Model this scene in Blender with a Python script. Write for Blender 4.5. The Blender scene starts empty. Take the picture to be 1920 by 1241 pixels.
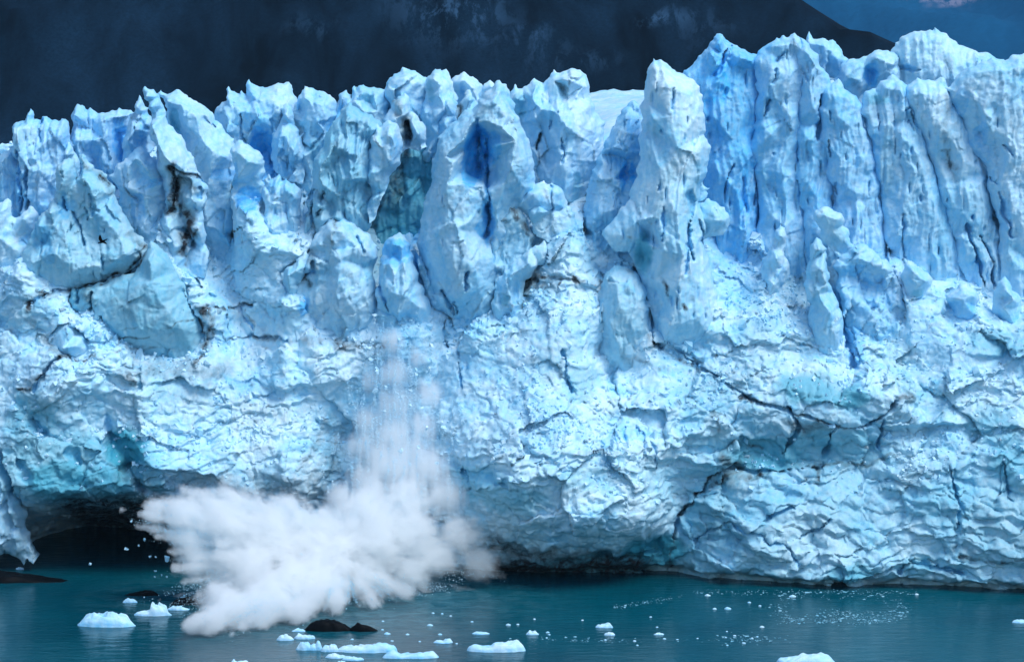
import bpy, math, random, os
import numpy as np
from mathutils import Vector
from mathutils.geometry import delaunay_2d_cdt

C = bpy.context.scene
col = C.collection
RES = 0.14                      # grid step of the ice surfaces in metres

# ------------------------------------------------------------------ camera, sky, sun, exposure
CAM = (0.0, -400.0, 75.0)
PITCH = math.atan2(45.0, 400.0)
LENS, SENSOR = 120.75, 36.0
cam_data = bpy.data.cameras.new("camera")
cam_data.lens, cam_data.sensor_width = LENS, SENSOR
cam_data.clip_start, cam_data.clip_end = 1.0, 20000.0
cam = bpy.data.objects.new("camera", cam_data)
cam.location = CAM
cam.rotation_euler = (math.radians(90) - PITCH, 0, 0)
col.objects.link(cam)
C.camera = cam

SUN_EL, SUN_AZ = math.radians(57), math.radians(132)      # azimuth from +Y towards +X
w = bpy.data.worlds.new("World"); C.world = w; w.use_nodes = True
nt = w.node_tree; nt.nodes.clear()
sky = nt.nodes.new("ShaderNodeTexSky"); sky.sky_type = 'NISHITA'; sky.sun_disc = False
sky.sun_elevation, sky.sun_rotation = SUN_EL, SUN_AZ
sky.air_density, sky.dust_density, sky.ozone_density = 1.0, 0.4, 0.5
bg = nt.nodes.new("ShaderNodeBackground"); bg.inputs[1].default_value = 0.128
wo = nt.nodes.new("ShaderNodeOutputWorld")
nt.links.new(sky.outputs[0], bg.inputs[0]); nt.links.new(bg.outputs[0], wo.inputs[0])

sd = bpy.data.lights.new("sun", 'SUN'); sd.energy = 2.0; sd.angle = math.radians(28); sd.color = (1.0, 0.995, 0.975)
so = bpy.data.objects.new("sun", sd); col.objects.link(so)
sv = Vector((math.sin(SUN_AZ) * math.cos(SUN_EL), math.cos(SUN_AZ) * math.cos(SUN_EL), math.sin(SUN_EL)))
so.rotation_euler = (-sv).to_track_quat('-Z', 'Y').to_euler()
so.location = (0, -100, 300)

C.view_settings.view_transform = 'Standard'; C.view_settings.look = 'None'
C.view_settings.exposure = 0.50; C.view_settings.gamma = 1.0
C.render.engine = 'CYCLES'
cy = C.cycles
cy.max_bounces = 24; cy.diffuse_bounces = 4; cy.glossy_bounces = 3; cy.transmission_bounces = 4; cy.volume_bounces = 17; cy.transparent_max_bounces = 16
cy.use_denoising = True
cy.caustics_reflective = False; cy.caustics_refractive = False

# ------------------------------------------------------------------ projection of photo points into the place
K = SENSOR / LENS / 1920.0
cp, sp = math.cos(PITCH), math.sin(PITCH)
def ray(px, py):
    cx = (np.asarray(px, float) - 960.0) * K; c2 = (620.5 - np.asarray(py, float)) * K
    return cx, cp + c2 * sp, -sp + c2 * cp
def P(px, py, Y):               # point of the vertical plane y = Y
    dx, dy, dz = ray(px, py); t = (Y - CAM[1]) / dy
    return t * dx, CAM[2] + t * dz
def PW(px, py):                 # point of the water
    dx, dy, dz = ray(px, py); t = -CAM[2] / dz
    return t * dx, CAM[1] + t * dy

# ------------------------------------------------------------------ noise
_r = np.random.RandomState(7)
_perm = _r.permutation(4096).astype(np.int32)
_g = _r.normal(size=(4096, 3)).astype(np.float32); _g /= np.linalg.norm(_g, axis=1)[:, None]
_u = _r.rand(4096, 6).astype(np.float32)
def _h(i, j, k):
    return _perm[(_perm[(_perm[i & 4095] + j) & 4095] + k) & 4095]
def perlin(x, y, z=0.0, seed=0):
    x = np.asarray(x, np.float32); y = np.asarray(y, np.float32); z = np.broadcast_to(np.asarray(z, np.float32), x.shape) + np.float32(seed * 17.31)
    xi, yi, zi = np.floor(x).astype(np.int32), np.floor(y).astype(np.int32), np.floor(z).astype(np.int32)
    fx, fy, fz = x - xi, y - yi, z - zi
    u, v, ww = (t * t * t * (t * (t * 6 - 15) + 10) for t in (fx, fy, fz))
    out = 0
    for a in (0, 1):
        for b in (0, 1):
            for c in (0, 1):
                g = _g[_h(xi + a, yi + b, zi + c)]
                d = g[..., 0] * (fx - a) + g[..., 1] * (fy - b) + g[..., 2] * (fz - c)
                out = out + d * (u if a else 1 - u) * (v if b else 1 - v) * (ww if c else 1 - ww)
    return out * 1.6
def fbm(x, y, z=0.0, seed=0, n=4, gain=.5):
    s, a, f = 0, 1.0, 1.0
    for i in range(n):
        s = s + a * perlin(x * f, y * f, np.asarray(z) * f, seed + i); a *= gain; f *= 2.03
    return s
def ridged(x, y, z=0.0, seed=0, n=3, gain=.5):
    s, a, f = 0, 1.0, 1.0
    for i in range(n):
        s = s + a * (1 - 2 * np.abs(perlin(x * f, y * f, np.asarray(z) * f, seed + i))); a *= gain; f *= 2.03
    return s
def cells(x, y, seed=0):
    """nearest jittered cell centre: distance F1, F2, local offset and five random numbers of the cell"""
    x = np.asarray(x, np.float32); y = np.asarray(y, np.float32)
    xi, yi = np.floor(x).astype(np.int32), np.floor(y).astype(np.int32)
    f1 = np.full(x.shape, 9, np.float32); f2 = f1.copy(); ox = np.zeros_like(f1); oy = np.zeros_like(f1); ih = np.zeros(x.shape, np.int32)
    for a in (-1, 0, 1):
        for b in (-1, 0, 1):
            hh = _h(xi + a, yi + b, np.int32(seed * 131 + 5))
            dx = x - (xi + a + _u[hh, 0]); dy = y - (yi + b + _u[hh, 1])
            d = np.sqrt(dx * dx + dy * dy)
            m = d < f1
            f2 = np.where(m, f1, np.minimum(f2, d)); f1 = np.where(m, d, f1)
            ox = np.where(m, dx, ox); oy = np.where(m, dy, oy); ih = np.where(m, hh, ih)
    return f1, f2, ox, oy, _u[ih]
def facets(x, y, size, seed, tilt=1.0, step=.6):
    """broken-ice facets: every cell a tilted plane"""
    q = 1.0 / size
    f1, f2, ox, oy, r = cells(x * q, y * q, seed)
    return (r[..., 2] - .5) * step + tilt * (ox * (r[..., 3] - .5) * 2 + oy * (r[..., 4] - .5) * 2), f2 - f1
def scallop(x, y, sx, sy, seed):
    f1, f2, ox, oy, r = cells(x / sx, y / sy, seed)
    return f1 * f1 * 1.1 + (r[..., 2] - .5) * .5, f2 - f1
def smooth(a, b, x):
    t = np.clip((x - a) / (b - a), 0, 1); return t * t * (3 - 2 * t)

# ------------------------------------------------------------------ meshes
def mesh_from(name, V, F, attrs=None, mats=(), shade=True):
    me = bpy.data.meshes.new(name)
    V = np.ascontiguousarray(V, np.float32); F = np.ascontiguousarray(F, np.int32)
    k = F.shape[1]
    me.vertices.add(len(V)); me.vertices.foreach_set("co", V.ravel())
    me.loops.add(F.size); me.loops.foreach_set("vertex_index", F.ravel())
    me.polygons.add(len(F))
    me.polygons.foreach_set("loop_start", np.arange(0, F.size, k, dtype=np.int32))
    me.polygons.foreach_set("loop_total", np.full(len(F), k, np.int32))
    me.polygons.foreach_set("use_smooth", np.full(len(F), shade, bool))
    for n, a in (attrs or {}).items():
        at = me.attributes.new(n, 'FLOAT', 'POINT'); at.data.foreach_set("value", np.ascontiguousarray(a, np.float32))
    for m in mats: me.materials.append(m)
    me.update(calc_edges=True); me.validate()
    return me
def link(name, me, label=None, cat=None, group=None, kind=None, loc=None, parent=None):
    o = bpy.data.objects.new(name, me); col.objects.link(o)
    if label: o["label"] = label
    if cat: o["category"] = cat
    if group: o["group"] = group
    if kind: o["kind"] = kind
    if loc is not None: o.location = loc
    if parent: o.parent = parent
    return o
def grid_faces(n0, n1):
    i = np.arange(n0 * n1).reshape(n0, n1)
    return np.stack([i[:-1, :-1], i[:-1, 1:], i[1:, 1:], i[1:, :-1]], -1).reshape(-1, 4)

# ------------------------------------------------------------------ materials
def mat(name):
    m = bpy.data.materials.new(name); m.use_nodes = True
    n = m.node_tree.nodes; l = m.node_tree.links
    return m, n, l, n["Principled BSDF"]
def node(n, t, **kw):
    x = n.new(t)
    for k, v in kw.items(): setattr(x, k, v)
    return x
def mixc(n, l, fac, a, b):
    m = n.new("ShaderNodeMix"); m.data_type = 'RGBA'
    for s, v in ((m.inputs[0], fac), (m.inputs[6], a), (m.inputs[7], b)):
        if hasattr(v, "links"): l.new(v, s)
        else: s.default_value = v if not isinstance(v, tuple) else (*v, 1)[:4]
    return m.outputs[2]
def math_(n, l, op, a, b=0.0, clamp=False):
    m = n.new("ShaderNodeMath"); m.operation = op; m.use_clamp = clamp
    for s, v in zip(m.inputs, (a, b)):
        if hasattr(v, "links"): l.new(v, s)
        else: s.default_value = v
    return m.outputs[0]
def noise(n, l, vec, scale, detail=4, rough=.55, dist=0.0):
    t = n.new("ShaderNodeTexNoise"); t.inputs["Scale"].default_value = scale; t.inputs["Detail"].default_value = detail
    t.inputs["Roughness"].default_value = rough; t.inputs["Distortion"].default_value = dist
    if vec is not None: l.new(vec, t.inputs["Vector"])
    return t.outputs["Fac"]
def ramp(n, l, f, a, b):
    m = n.new("ShaderNodeMapRange"); m.clamp = True; m.inputs[1].default_value = a; m.inputs[2].default_value = b
    l.new(f, m.inputs[0]); return m.outputs[0]

WHITE, PALE, BLUE, TEAL = (.695, .88, .962), (.20, .645, .918), (.035, .48, .95), (.045, .37, .50)
SSS = .0
def ice_material():
    m, n, l, b = mat("glacier_ice")
    geo = n.new("ShaderNodeNewGeometry"); pos = geo.outputs["Position"]
    ab = node(n, "ShaderNodeAttribute", attribute_name="blue").outputs["Fac"]
    ad = node(n, "ShaderNodeAttribute", attribute_name="dirt").outputs["Fac"]
    at = node(n, "ShaderNodeAttribute", attribute_name="teal").outputs["Fac"]
    big = ramp(n, l, noise(n, l, pos, .16, 5, .6, .8), .38, .66)
    fine = ramp(n, l, noise(n, l, pos, 1.3, 6, .65), .35, .68)
    c = mixc(n, l, math_(n, l, 'MULTIPLY', math_(n, l, 'ADD', math_(n, l, 'MULTIPLY', big, .6), math_(n, l, 'MULTIPLY', fine, .5)), .8, True), WHITE, PALE)
    bl = math_(n, l, 'MULTIPLY', ab, math_(n, l, 'ADD', .72, math_(n, l, 'MULTIPLY', fine, .4)), True)
    c = mixc(n, l, bl, c, BLUE)
    c = mixc(n, l, math_(n, l, 'MULTIPLY', at, 1.0, True), c, TEAL)
    dn = ramp(n, l, noise(n, l, pos, .9, 6, .7, .6), .30, .62)
    dd = math_(n, l, 'MULTIPLY', ad, math_(n, l, 'ADD', .35, dn), True)
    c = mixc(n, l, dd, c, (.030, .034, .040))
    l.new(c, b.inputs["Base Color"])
    b.inputs["Roughness"].default_value = .5; b.inputs["Specular IOR Level"].default_value = .25
    b.inputs["Subsurface Weight"].default_value = SSS; b.inputs["Subsurface Radius"].default_value = (.35, .8, 1.2); b.inputs["Subsurface Scale"].default_value = .22
    bp = n.new("ShaderNodeBump"); bp.inputs["Strength"].default_value = .45; bp.inputs["Distance"].default_value = .25
    l.new(noise(n, l, pos, 3.2, 7, .68), bp.inputs["Height"]); l.new(bp.outputs[0], b.inputs["Normal"])
    return m
ICE = ice_material()

# ------------------------------------------------------------------ the relief generator
def seg_dist(X, Z, pts, closed=False):
    pts = np.asarray(pts, np.float32); n = len(pts)
    D = np.full(X.shape, 1e9, np.float32); NX = np.zeros_like(D); NZ = np.zeros_like(D)
    for i in range(n if closed else n - 1):
        a, b = pts[i], pts[(i + 1) % n]; e = b - a; L = float(e @ e) + 1e-9
        t = np.clip(((X - a[0]) * e[0] + (Z - a[1]) * e[1]) / L, 0, 1)
        qx, qz = a[0] + t * e[0], a[1] + t * e[1]
        d = (X - qx) ** 2 + (Z - qz) ** 2
        m = d < D
        D = np.where(m, d, D); NX = np.where(m, qx, NX); NZ = np.where(m, qz, NZ)
    return np.sqrt(D), NX, NZ
def in_poly(X, Z, pts):
    ins = np.zeros(X.shape, bool); n = len(pts)
    for i in range(n):
        (x1, z1), (x2, z2) = pts[i], pts[(i + 1) % n]
        if z1 == z2: continue
        c = ((z1 > Z) != (z2 > Z)) & (X < (x2 - x1) * (Z - z1) / (z2 - z1) + x1)
        ins ^= c
    return ins
def wpts(pl, Y): return [tuple(float(v) for v in P(a, b, Y(a, b) if callable(Y) else Y)) for a, b in pl]
def jag(outline, rnd, amp=1.0):
    # broken outline: the free edges get angular splinters
    pts = np.array(outline, float); ft = foot_edges(pts * [1, -1]); out = []
    def rec(a, b, lv):
        e = b - a; L = np.hypot(*e)
        if L < 9 or lv == 0: return [tuple(a)]
        m = a + e * rnd.uniform(.3, .7) + np.array([-e[1], e[0]]) / L * rnd.uniform(-.16, .16) * min(L, 45) * amp
        return rec(a, m, lv - 1) + rec(m, b, lv - 1)
    n = len(pts)
    pk = [i for i in range(n) if pts[i, 1] < pts[i - 1, 1] and pts[i, 1] < pts[(i + 1) % n, 1]]
    for i in pk: pts[i, 1] -= 2.6 * amp                  # splintered tips
    for i in range(n): out += rec(pts[i], pts[(i + 1) % n], 0 if ft[i] else 2)
    return out
def carve(X, Z, H, blue, dirt, teal, Y, cracks=(), bluez=(), dirtz=(), tealz=(), slots=0, rnd=None, spots=None):
    """cracks, clear-ice patches, dirt seams; all given in photo points at depth Y"""
    wx = X + .35 * perlin(X * .7, Z * .7, 3.1) + .14 * perlin(X * 2.3, Z * 2.3, 9.1); wz = Z + .35 * perlin(X * .7, Z * .7, 7.7)
    for pl, wd, dp in cracks:
        pw = np.array(wpts(pl, Y)); lo = pw.min(0) - wd * 3 - 1; hi = pw.max(0) + wd * 3 + 1
        m = (X > lo[0]) & (X < hi[0]) & (Z > lo[1]) & (Z < hi[1])
        if not m.any(): continue
        d, _, _ = seg_dist(wx[m], wz[m], pw)
        wv = wd * np.clip(.62 + .75 * perlin(X[m] * .55, Z[m] * .55, 15.3), .12, 1.2)
        k = np.clip(1 - d / wv, 0, 1)
        H[m] -= dp * smooth(0, .8, k)
        blue[m] = np.maximum(blue[m], .55 * k)
    for px, py, rx, ry, s in bluez:
        x0, z0 = wpts([(px, py)], Y)[0]; k = ((wx - x0) / (rx / 16.)) ** 2 + ((wz - z0) / (ry / 16.)) ** 2
        blue[:] = np.maximum(blue, s * smooth(1.12, .62, k))
    for px, py, rx, ry, s in tealz:
        x0, z0 = wpts([(px, py)], Y)[0]; k = ((wx - x0) / (rx / 16.)) ** 2 + ((wz - z0) / (ry / 16.)) ** 2
        teal[:] = np.maximum(teal, s * smooth(1.3, .3, k))  # teal also paints the shade of clefts and undercut faces
    for pl, wd, s in dirtz:
        pw = np.array(wpts(pl, Y)); lo = pw.min(0) - wd * 2 - 1; hi = pw.max(0) + wd * 2 + 1
        m = (X > lo[0]) & (X < hi[0]) & (Z > lo[1]) & (Z < hi[1])
        if not m.any(): continue
        d, _, _ = seg_dist(wx[m], wz[m], pw)
        br = .3 + .7 * smooth(-.45, .25, perlin(X[m] * .6, Z[m] * .8, 25.7) + .4 * perlin(X[m] * 2.1, Z[m] * 2.1, 27.)) if wd < .9 else 1.0
        dirt[m] = np.maximum(dirt[m], min(1.0, s * 1.15) * br * smooth(1, 0.05, d / (wd * np.clip(.8 + .6 * perlin(X[m] * .9, Z[m] * .9, 19.), .25, 1.4))))
    if slots:
        idx = spots; pick = rnd.choice(len(idx), slots)
        xs, zs = X.ravel(), Z.ravel()
        for p in idx[pick]:
            L = rnd.uniform(.25, 1.3); W = rnd.uniform(.10, .24); sl = rnd.uniform(-.12, .05)
            dz = Z - zs[p]; dx = X - xs[p] - sl * dz
            k = (dx / W) ** 2 + (dz / L) ** 2
            m = k < 1
            H[m] -= rnd.uniform(.3, .9) * (1 - k[m]); blue[m] = np.maximum(blue[m], .5 * (1 - k[m]))

def foot_edges(pa):
    # the lower edges of an outline, which stand in the ledge
    ar = sum(pa[i - 1][0] * pa[i][1] - pa[i][0] * pa[i - 1][1] for i in range(len(pa))); z0, z1 = pa[:, 1].min(), pa[:, 1].max()
    out = []
    for i in range(len(pa)):
        a, b = pa[i], pa[(i + 1) % len(pa)]; e = b - a; nz = (-e[0] if ar > 0 else e[0]) / (np.linalg.norm(e) + 1e-9)
        mz = (a[1] + b[1]) / 2; out.append((nz < -.25 and mz < z0 + .4 * (z1 - z0)) or mz < z0 + .16 * (z1 - z0))
    return out
def edge_dist(X, Z, pa):
    D = np.full(X.shape, 1e9, np.float32)
    for i, ft in enumerate(foot_edges(pa)):
        if not ft: D = np.minimum(D, seg_dist(X, Z, pa[[i, (i + 1) % len(pa)]])[0])
    return D
N_PIECE = [0]
def ice_piece(name, label, cat, Y, outline, inner=(), T=1.6, R=1.7, flute=.35, fac=.35, rough=1.0, thick=None, slots=0, group=None,
              cracks=(), bluez=(), dirtz=(), tealz=(), blue0=0.0, teal0=0.0, lean=0.0, h=None, relief=1.5, embed=False):
    N_PIECE[0] += 1; seed = N_PIECE[0]; rnd = np.random.RandomState(seed)
    h = h or RES
    T, R = T * .38, max(.5, R * .4); inner = [(a, b, c * relief if c > 0 else c * .75) for a, b, c in inner]
    outline = jag(outline, rnd, 1.35)
    poly = wpts(outline, Y); pa = np.array(poly)
    lo, hi = pa.min(0) - 2 * h, pa.max(0) + 2 * h
    xs = np.arange(lo[0], hi[0], h, dtype=np.float32); zs = np.arange(lo[1], hi[1], h, dtype=np.float32)
    Z, X = np.meshgrid(zs, xs, indexing='ij')
    M = in_poly(X, Z, poly)
    D, NX, NZ = seg_dist(X, Z, pa, True)
    De = edge_dist(X, Z, pa)
    # facets traced inside the outline
    iv = [(float(P(a, b, Y)[0]), float(P(a, b, Y)[1]), c) for a, b, c in inner]
    if not iv:
        hgt = hi[1] - lo[1]; nl = max(2, int(hgt / 4))
        for q in range(nl):
            zz = lo[1] + hgt * (q + .5) / nl
            row = np.abs(Z[:, 0] - zz).argmin(); xr = X[row][M[row]]
            if len(xr) < 6: continue
            k = max(1, int((xr[-1] - xr[0]) / 4.5))
            for j in range(k):
                f = (j + rnd.uniform(.25, .75)) / k
                iv.append((xr[0] + f * (xr[-1] - xr[0]), zz + rnd.uniform(-.5, .5), rnd.uniform(-.8, 2.4)))
    vc = [Vector(p) for p in poly] + [Vector((a, b)) for a, b, c in iv]
    hv = [0.0] * len(poly) + [c for a, b, c in iv]
    n = len(poly)
    ov, oe, of, orig, _, _ = delaunay_2d_cdt(vc, [(i, (i + 1) % n) for i in range(n)], [], 1, 1e-4)
    oh = [np.mean([hv[k] for k in q]) if len(q) else 0.0 for q in orig]
    H0 = np.zeros(X.shape, np.float32)
    for f in of:
        for t in range(1, len(f) - 1):
            ids = (f[0], f[t], f[t + 1]); (ax, az), (bx, bz), (cx, cz) = (tuple(ov[i]) for i in ids)
            det = (bz - cz) * (ax - cx) + (cx - bx) * (az - cz)
            if abs(det) < 1e-9: continue
            j0, j1 = np.searchsorted(xs, (min(ax, bx, cx) - h, max(ax, bx, cx) + h)); i0, i1 = np.searchsorted(zs, (min(az, bz, cz) - h, max(az, bz, cz) + h))
            sx, sz = X[i0:i1, j0:j1], Z[i0:i1, j0:j1]
            u = ((bz - cz) * (sx - cx) + (cx - bx) * (sz - cz)) / det; v = ((cz - az) * (sx - cx) + (ax - cx) * (sz - cz)) / det; ww = 1 - u - v
            m = (u >= -.01) & (v >= -.01) & (ww >= -.01)
            H0[i0:i1, j0:j1][m] = (u * oh[ids[0]] + v * oh[ids[1]] + ww * oh[ids[2]])[m]
    s = np.clip(De / R, 0, 1); g = 1 - (1 - s) ** 1.6
    fade = smooth(-.2, .8, De)
    off = seed * 13.7
    wx = X + .8 * perlin(X * .22, Z * .22, off); wz = Z + .8 * perlin(X * .22, Z * .22, off + 5)
    H = T * g + H0
    if flute: H += fade * flute * 1.8 * (ridged(wx * .42, wz * .055, off, n=3) + .45 * ridged(wx * 1.35, wz * .13, off + 3, n=2))
    if fac:
        f, e = facets(wx, wz * .55, 3.6, seed, 1.5, .4); H += fade * fac * 1.9 * (f - .12 * smooth(.1, 0, e))
        f, e = facets(wx + .3 * perlin(X, Z, off), wz * .75, 1.5, seed + 50, 1.4, .35); H += fade * fac * .55 * (f - .15 * smooth(.1, 0, e))
    if rough: H += fade * rough * (.10 * fbm(X * .9, Z * .9, off, n=4, gain=.6) + .11 * ridged(wx * .8, wz * .6, off + 9, n=4, gain=.55))
    blue0 += rnd.uniform(.03, .16); teal0 += rnd.uniform(-.02, .14)
    blue = np.full(X.shape, blue0, np.float32); dirt = np.zeros_like(blue); teal = np.full(X.shape, max(0, teal0), np.float32)
    blue += .22 * smooth(.1, .8, fbm(X * .22, Z * .10, off + 40, n=3)); teal += .15 * smooth(.2, .9, fbm(X * .2, Z * .12, off + 60, n=3))
    spots = np.flatnonzero((M & (D > .7)).ravel())
    carve(X, Z, H, blue, dirt, teal, Y, cracks, bluez, dirtz, tealz, slots if len(spots) else 0, rnd, spots)
    # vertices
    dil = M.copy()
    for a in (-1, 0, 1):
        for b in (-1, 0, 1): dil |= np.roll(np.roll(M, a, 0), b, 1)
    B = dil & ~M
    X = np.where(B, NX, X); Z = np.where(B, NZ, Z)
    H = np.where(B & (De < h * 2), 0, H)
    thick = thick or max(3.0, min(7.0, (hi[0] - lo[0]) * .5))
    nf = int(dil.sum()); fi = np.full(X.shape, -1, np.int32); fi[dil] = np.arange(nf)
    bi = fi.copy(); nb = int(M.sum()); bi[M] = nf + np.arange(nb)
    zb = lo[1]
    V = np.concatenate([np.stack([X[dil], Y - H[dil], Z[dil]], 1), np.stack([X[M], Y + thick * np.clip(De[M] / (thick * .8), 0, 1), Z[M]], 1)]).astype(np.float32)
    V[:, 1] += lean * (V[:, 2] - zb)
    A = rough * np.float32(.20)
    for k, sc, am in ((0, .45, .20), (1, 1.3, .10), (2, 3.1, .05)):
        q = V * np.float32(sc)
        V = V + np.stack([perlin(q[:, 0], q[:, 1], q[:, 2], 11 * k + 1), perlin(q[:, 0], q[:, 1], q[:, 2], 11 * k + 2) * .6, perlin(q[:, 0], q[:, 1], q[:, 2], 11 * k + 3)], 1) * np.float32(am * rough)
    q4 = lambda I: np.stack([I[:-1, :-1], I[:-1, 1:], I[1:, 1:], I[1:, :-1]], -1)
    ok = (dil[:-1, :-1] & dil[:-1, 1:] & dil[1:, 1:] & dil[1:, :-1]) & (M[:-1, :-1] | M[:-1, 1:] | M[1:, 1:] | M[1:, :-1])
    F = np.concatenate([q4(fi)[ok], q4(bi)[ok][:, ::-1]])
    at = {"blue": np.concatenate([blue[dil], blue[M]]), "dirt": np.concatenate([dirt[dil], dirt[M] * 0]), "teal": np.concatenate([teal[dil], teal[M]])}
    c = np.array([pa[:, 0].mean(), Y, pa[:, 1].min()], np.float32)
    return link(name, mesh_from(name, V - c, F, at, [ICE]), label, cat, group, None, c)

# ------------------------------------------------------------------ ice towers, fins and blocks
G_T, G_B = "ice towers along the glacier front", "loose ice blocks on the ledge"
PIECES = []
def tower(label, Y, outline, **k): PIECES.append(("ice_tower", label, "ice tower", Y + (3.0 if Y >= 20 and outline[0][0] < 1200 else 0.0), outline, dict(group=G_T, **k)))
def block(label, Y, outline, **k):
    kk = dict(T=.9, R=1.2, flute=0, fac=.35, rough=.8, thick=2.2); kk.update(k)
    PIECES.append(("ice_block", label, "ice block", Y, outline, dict(group=G_B, **kk)))

# -- back row, left
tower("low jagged ice wall at the far left end of the skyline", 24, [(-90,310),(-60,285),(-20,296),(5,291),(20,277),(27,274),(32,290),(45,310),(60,330),(60,420),(30,480),(-90,480)], flute=.5, blue0=.12, bluez=[(30,420,30,50,.4)])
tower("flat-topped ice block with one small knob on its skyline", 23, [(25,250),(30,229),(47,226),(50,215),(57,206),(63,209),(65,225),(78,227),(80,223),(95,227),(112,229),(116,226),(127,228),(130,240),(133,270),(140,300),(150,400),(130,440),(60,440),(34,400),(30,330),(22,290)],
      inner=[(40,250,1.2),(55,300,1.6),(76,250,.2),(95,260,1.3),(100,330,1.2),(120,250,.8),(45,360,1.4),(80,380,1.5),(115,350,.5)], flute=.5, blue0=.12, slots=8, cracks=[([(78,226),(79,250),(77,268)],.3,1.2),([(36,280),(43,330),(42,400)],.45,2.0),([(57,310),(55,340),(56,390)],.4,1.8)], bluez=[(42,350,10,60,.5),(100,285,22,10,.4),(75,255,16,14,.25)])
tower("ridged ice wall with a deep blue notch near its right end", 26, [(128,262),(135,225),(139,206),(144,198),(150,199),(159,201),(162,210),(170,207),(179,211),(185,215),(190,211),(205,209),(217,209),(223,207),(237,208),(254,210),(252,240),(245,280),(240,320),(225,330),(200,360),(150,360),(120,340)],
      inner=[(148,215,1.8),(153,260,2.4),(160,300,2.2),(172,240,-.6),(180,300,.2),(195,225,1.4),(200,260,2.0),(203,300,2),(215,240,.2),(226,250,-2.4),(228,290,-2.6),(238,260,1.0)], flute=.4, blue0=.22, bluez=[(226,262,16,50,.8),(186,270,6,50,.5),(165,250,8,30,.35),(205,320,30,20,.4)])
tower("thin double-pointed ice spike standing beside the leaning spire", 21, [(232,262),(240,235),(244,226),(254,212),(254,195),(257,185),(261,182),(265,186),(270,196),(279,203),(288,225),(292,255),(285,285),(268,288),(255,300),(238,320),(230,300)],
      inner=[(260,200,1.5),(262,240,1.8),(272,230,.2),(280,230,1.0),(245,260,1.4),(268,262,-.5)], flute=.35, blue0=.2, bluez=[(272,240,8,40,.55),(258,275,10,20,.5)], dirtz=[([(249,217),(255,214)],.5,.6)])
# -- slab and spire
tower("broad slanting ice slab with a smooth right-hand ridge", 21, [(296,176),(303,172),(312,177),(321,174),(330,171),(338,172),(345,177),(352,179),(362,188),(372,193),(389,205),(401,216),(415,233),(430,255),(440,262),(447,285),(444,310),(436,345),(440,380),(440,470),(400,520),(350,440),(345,330),(330,280),(312,220),(310,195)],
      inner=[(318,188,1.3),(345,195,2.0),(375,215,2.6),(322,212,-.8),(335,245,-1.6),(342,262,-1.2),(360,235,2.4),(385,255,3.0),(365,280,1.6),(405,280,3.3),(400,320,2.2),(390,370,1.6),(425,290,2.4),(420,340,1.2),(395,420,2),(420,430,1.5)], flute=.12, fac=.3, rough=.9,
      cracks=[([(386,222),(398,230),(408,238)],.35,.9)], bluez=[(345,258,14,14,.3),(424,325,30,14,.55),(405,228,8,6,.4)], tealz=[(330,228,14,34,.5)])
tower("tall leaning ice spire with a black soiled hollow below", 18, [(270,178),(269,170),(273,165),(277,166),(282,168),(288,169),(292,175),(298,183),(303,196),(310,208),(325,238),(345,262),(358,285),(366,305),(378,328),(386,345),(389,372),(378,395),(382,420),(392,470),(385,520),(350,520),(322,480),(305,440),(306,400),(311,370),(303,330),(296,300),(284,262),(281,240),(283,215),(279,200)],
      inner=[(279,180,.9),(288,200,1.4),(291,235,2.2),(303,262,2.8),(292,275,1.2),(318,285,3.2),(330,300,3.0),(345,310,1.8),(310,310,1.2),(335,335,-.8),(332,360,-1.2),(350,350,-.2),(365,335,1.4),(365,370,1.6),(320,370,1.2),(318,420,1.4),(345,420,-1.5),(340,395,-1.0),(375,430,1.0),(352,460,-1.0),(330,460,.8)], flute=.15, fac=.3,
      cracks=[([(325,310),(345,318),(370,328),(383,340)],.4,1.2),([(328,312),(332,350),(325,380)],.7,1.4),([(335,430),(355,435),(362,460)],.8,1.5),([(375,350),(378,372)],.5,1.2)],
      dirtz=[([(326,310),(332,340),(330,370),(322,395)],1.3,.85),([(330,312),(352,320),(380,335)],.5,.9),([(335,330),(355,335),(365,350)],1.2,.6),([(340,385),(360,410),(352,440),(345,470)],1.6,.75),([(357,420),(365,440)],1.2,.9),([(340,440),(348,470),(355,490)],.8,.8),([(297,285),(305,310)],.5,.5)], slots=6)
# -- skyline behind the slab
tower("broad ice block with a deep blue hollow under its crest", 25.5, [(400,222),(403,210),(406,203),(411,198),(416,193),(425,188),(426,175),(425,168),(429,165),(435,172),(440,172),(450,177),(453,172),(462,178),(462,165),(464,156),(469,153),(477,159),(487,164),(497,164),(508,162),(515,159),(523,157),(530,157),(540,156),(548,165),(552,178),(560,192),(562,240),(555,330),(520,345),(470,330),(440,325),(400,270)],
      inner=[(430,180,.9),(440,200,1.6),(420,215,1.2),(455,205,2.0),(470,170,1.2),(490,185,1.8),(485,210,2.6),(465,240,1.2),(500,225,2.2),(515,235,2.0),(490,255,-1.6),(497,285,-2.6),(475,270,-.6),(505,310,-2.2),(525,180,1.2),(535,200,2.2),(535,260,2.2),(528,300,1.6),(445,250,1.4),(430,240,1.8)], flute=.2, fac=.45,
      cracks=[([(454,212),(458,235),(460,262)],.4,1.2)], bluez=[(492,272,26,46,.85),(505,310,12,34,.9),(472,225,14,22,.4),(455,190,8,6,.4)], blue0=.06)
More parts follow.
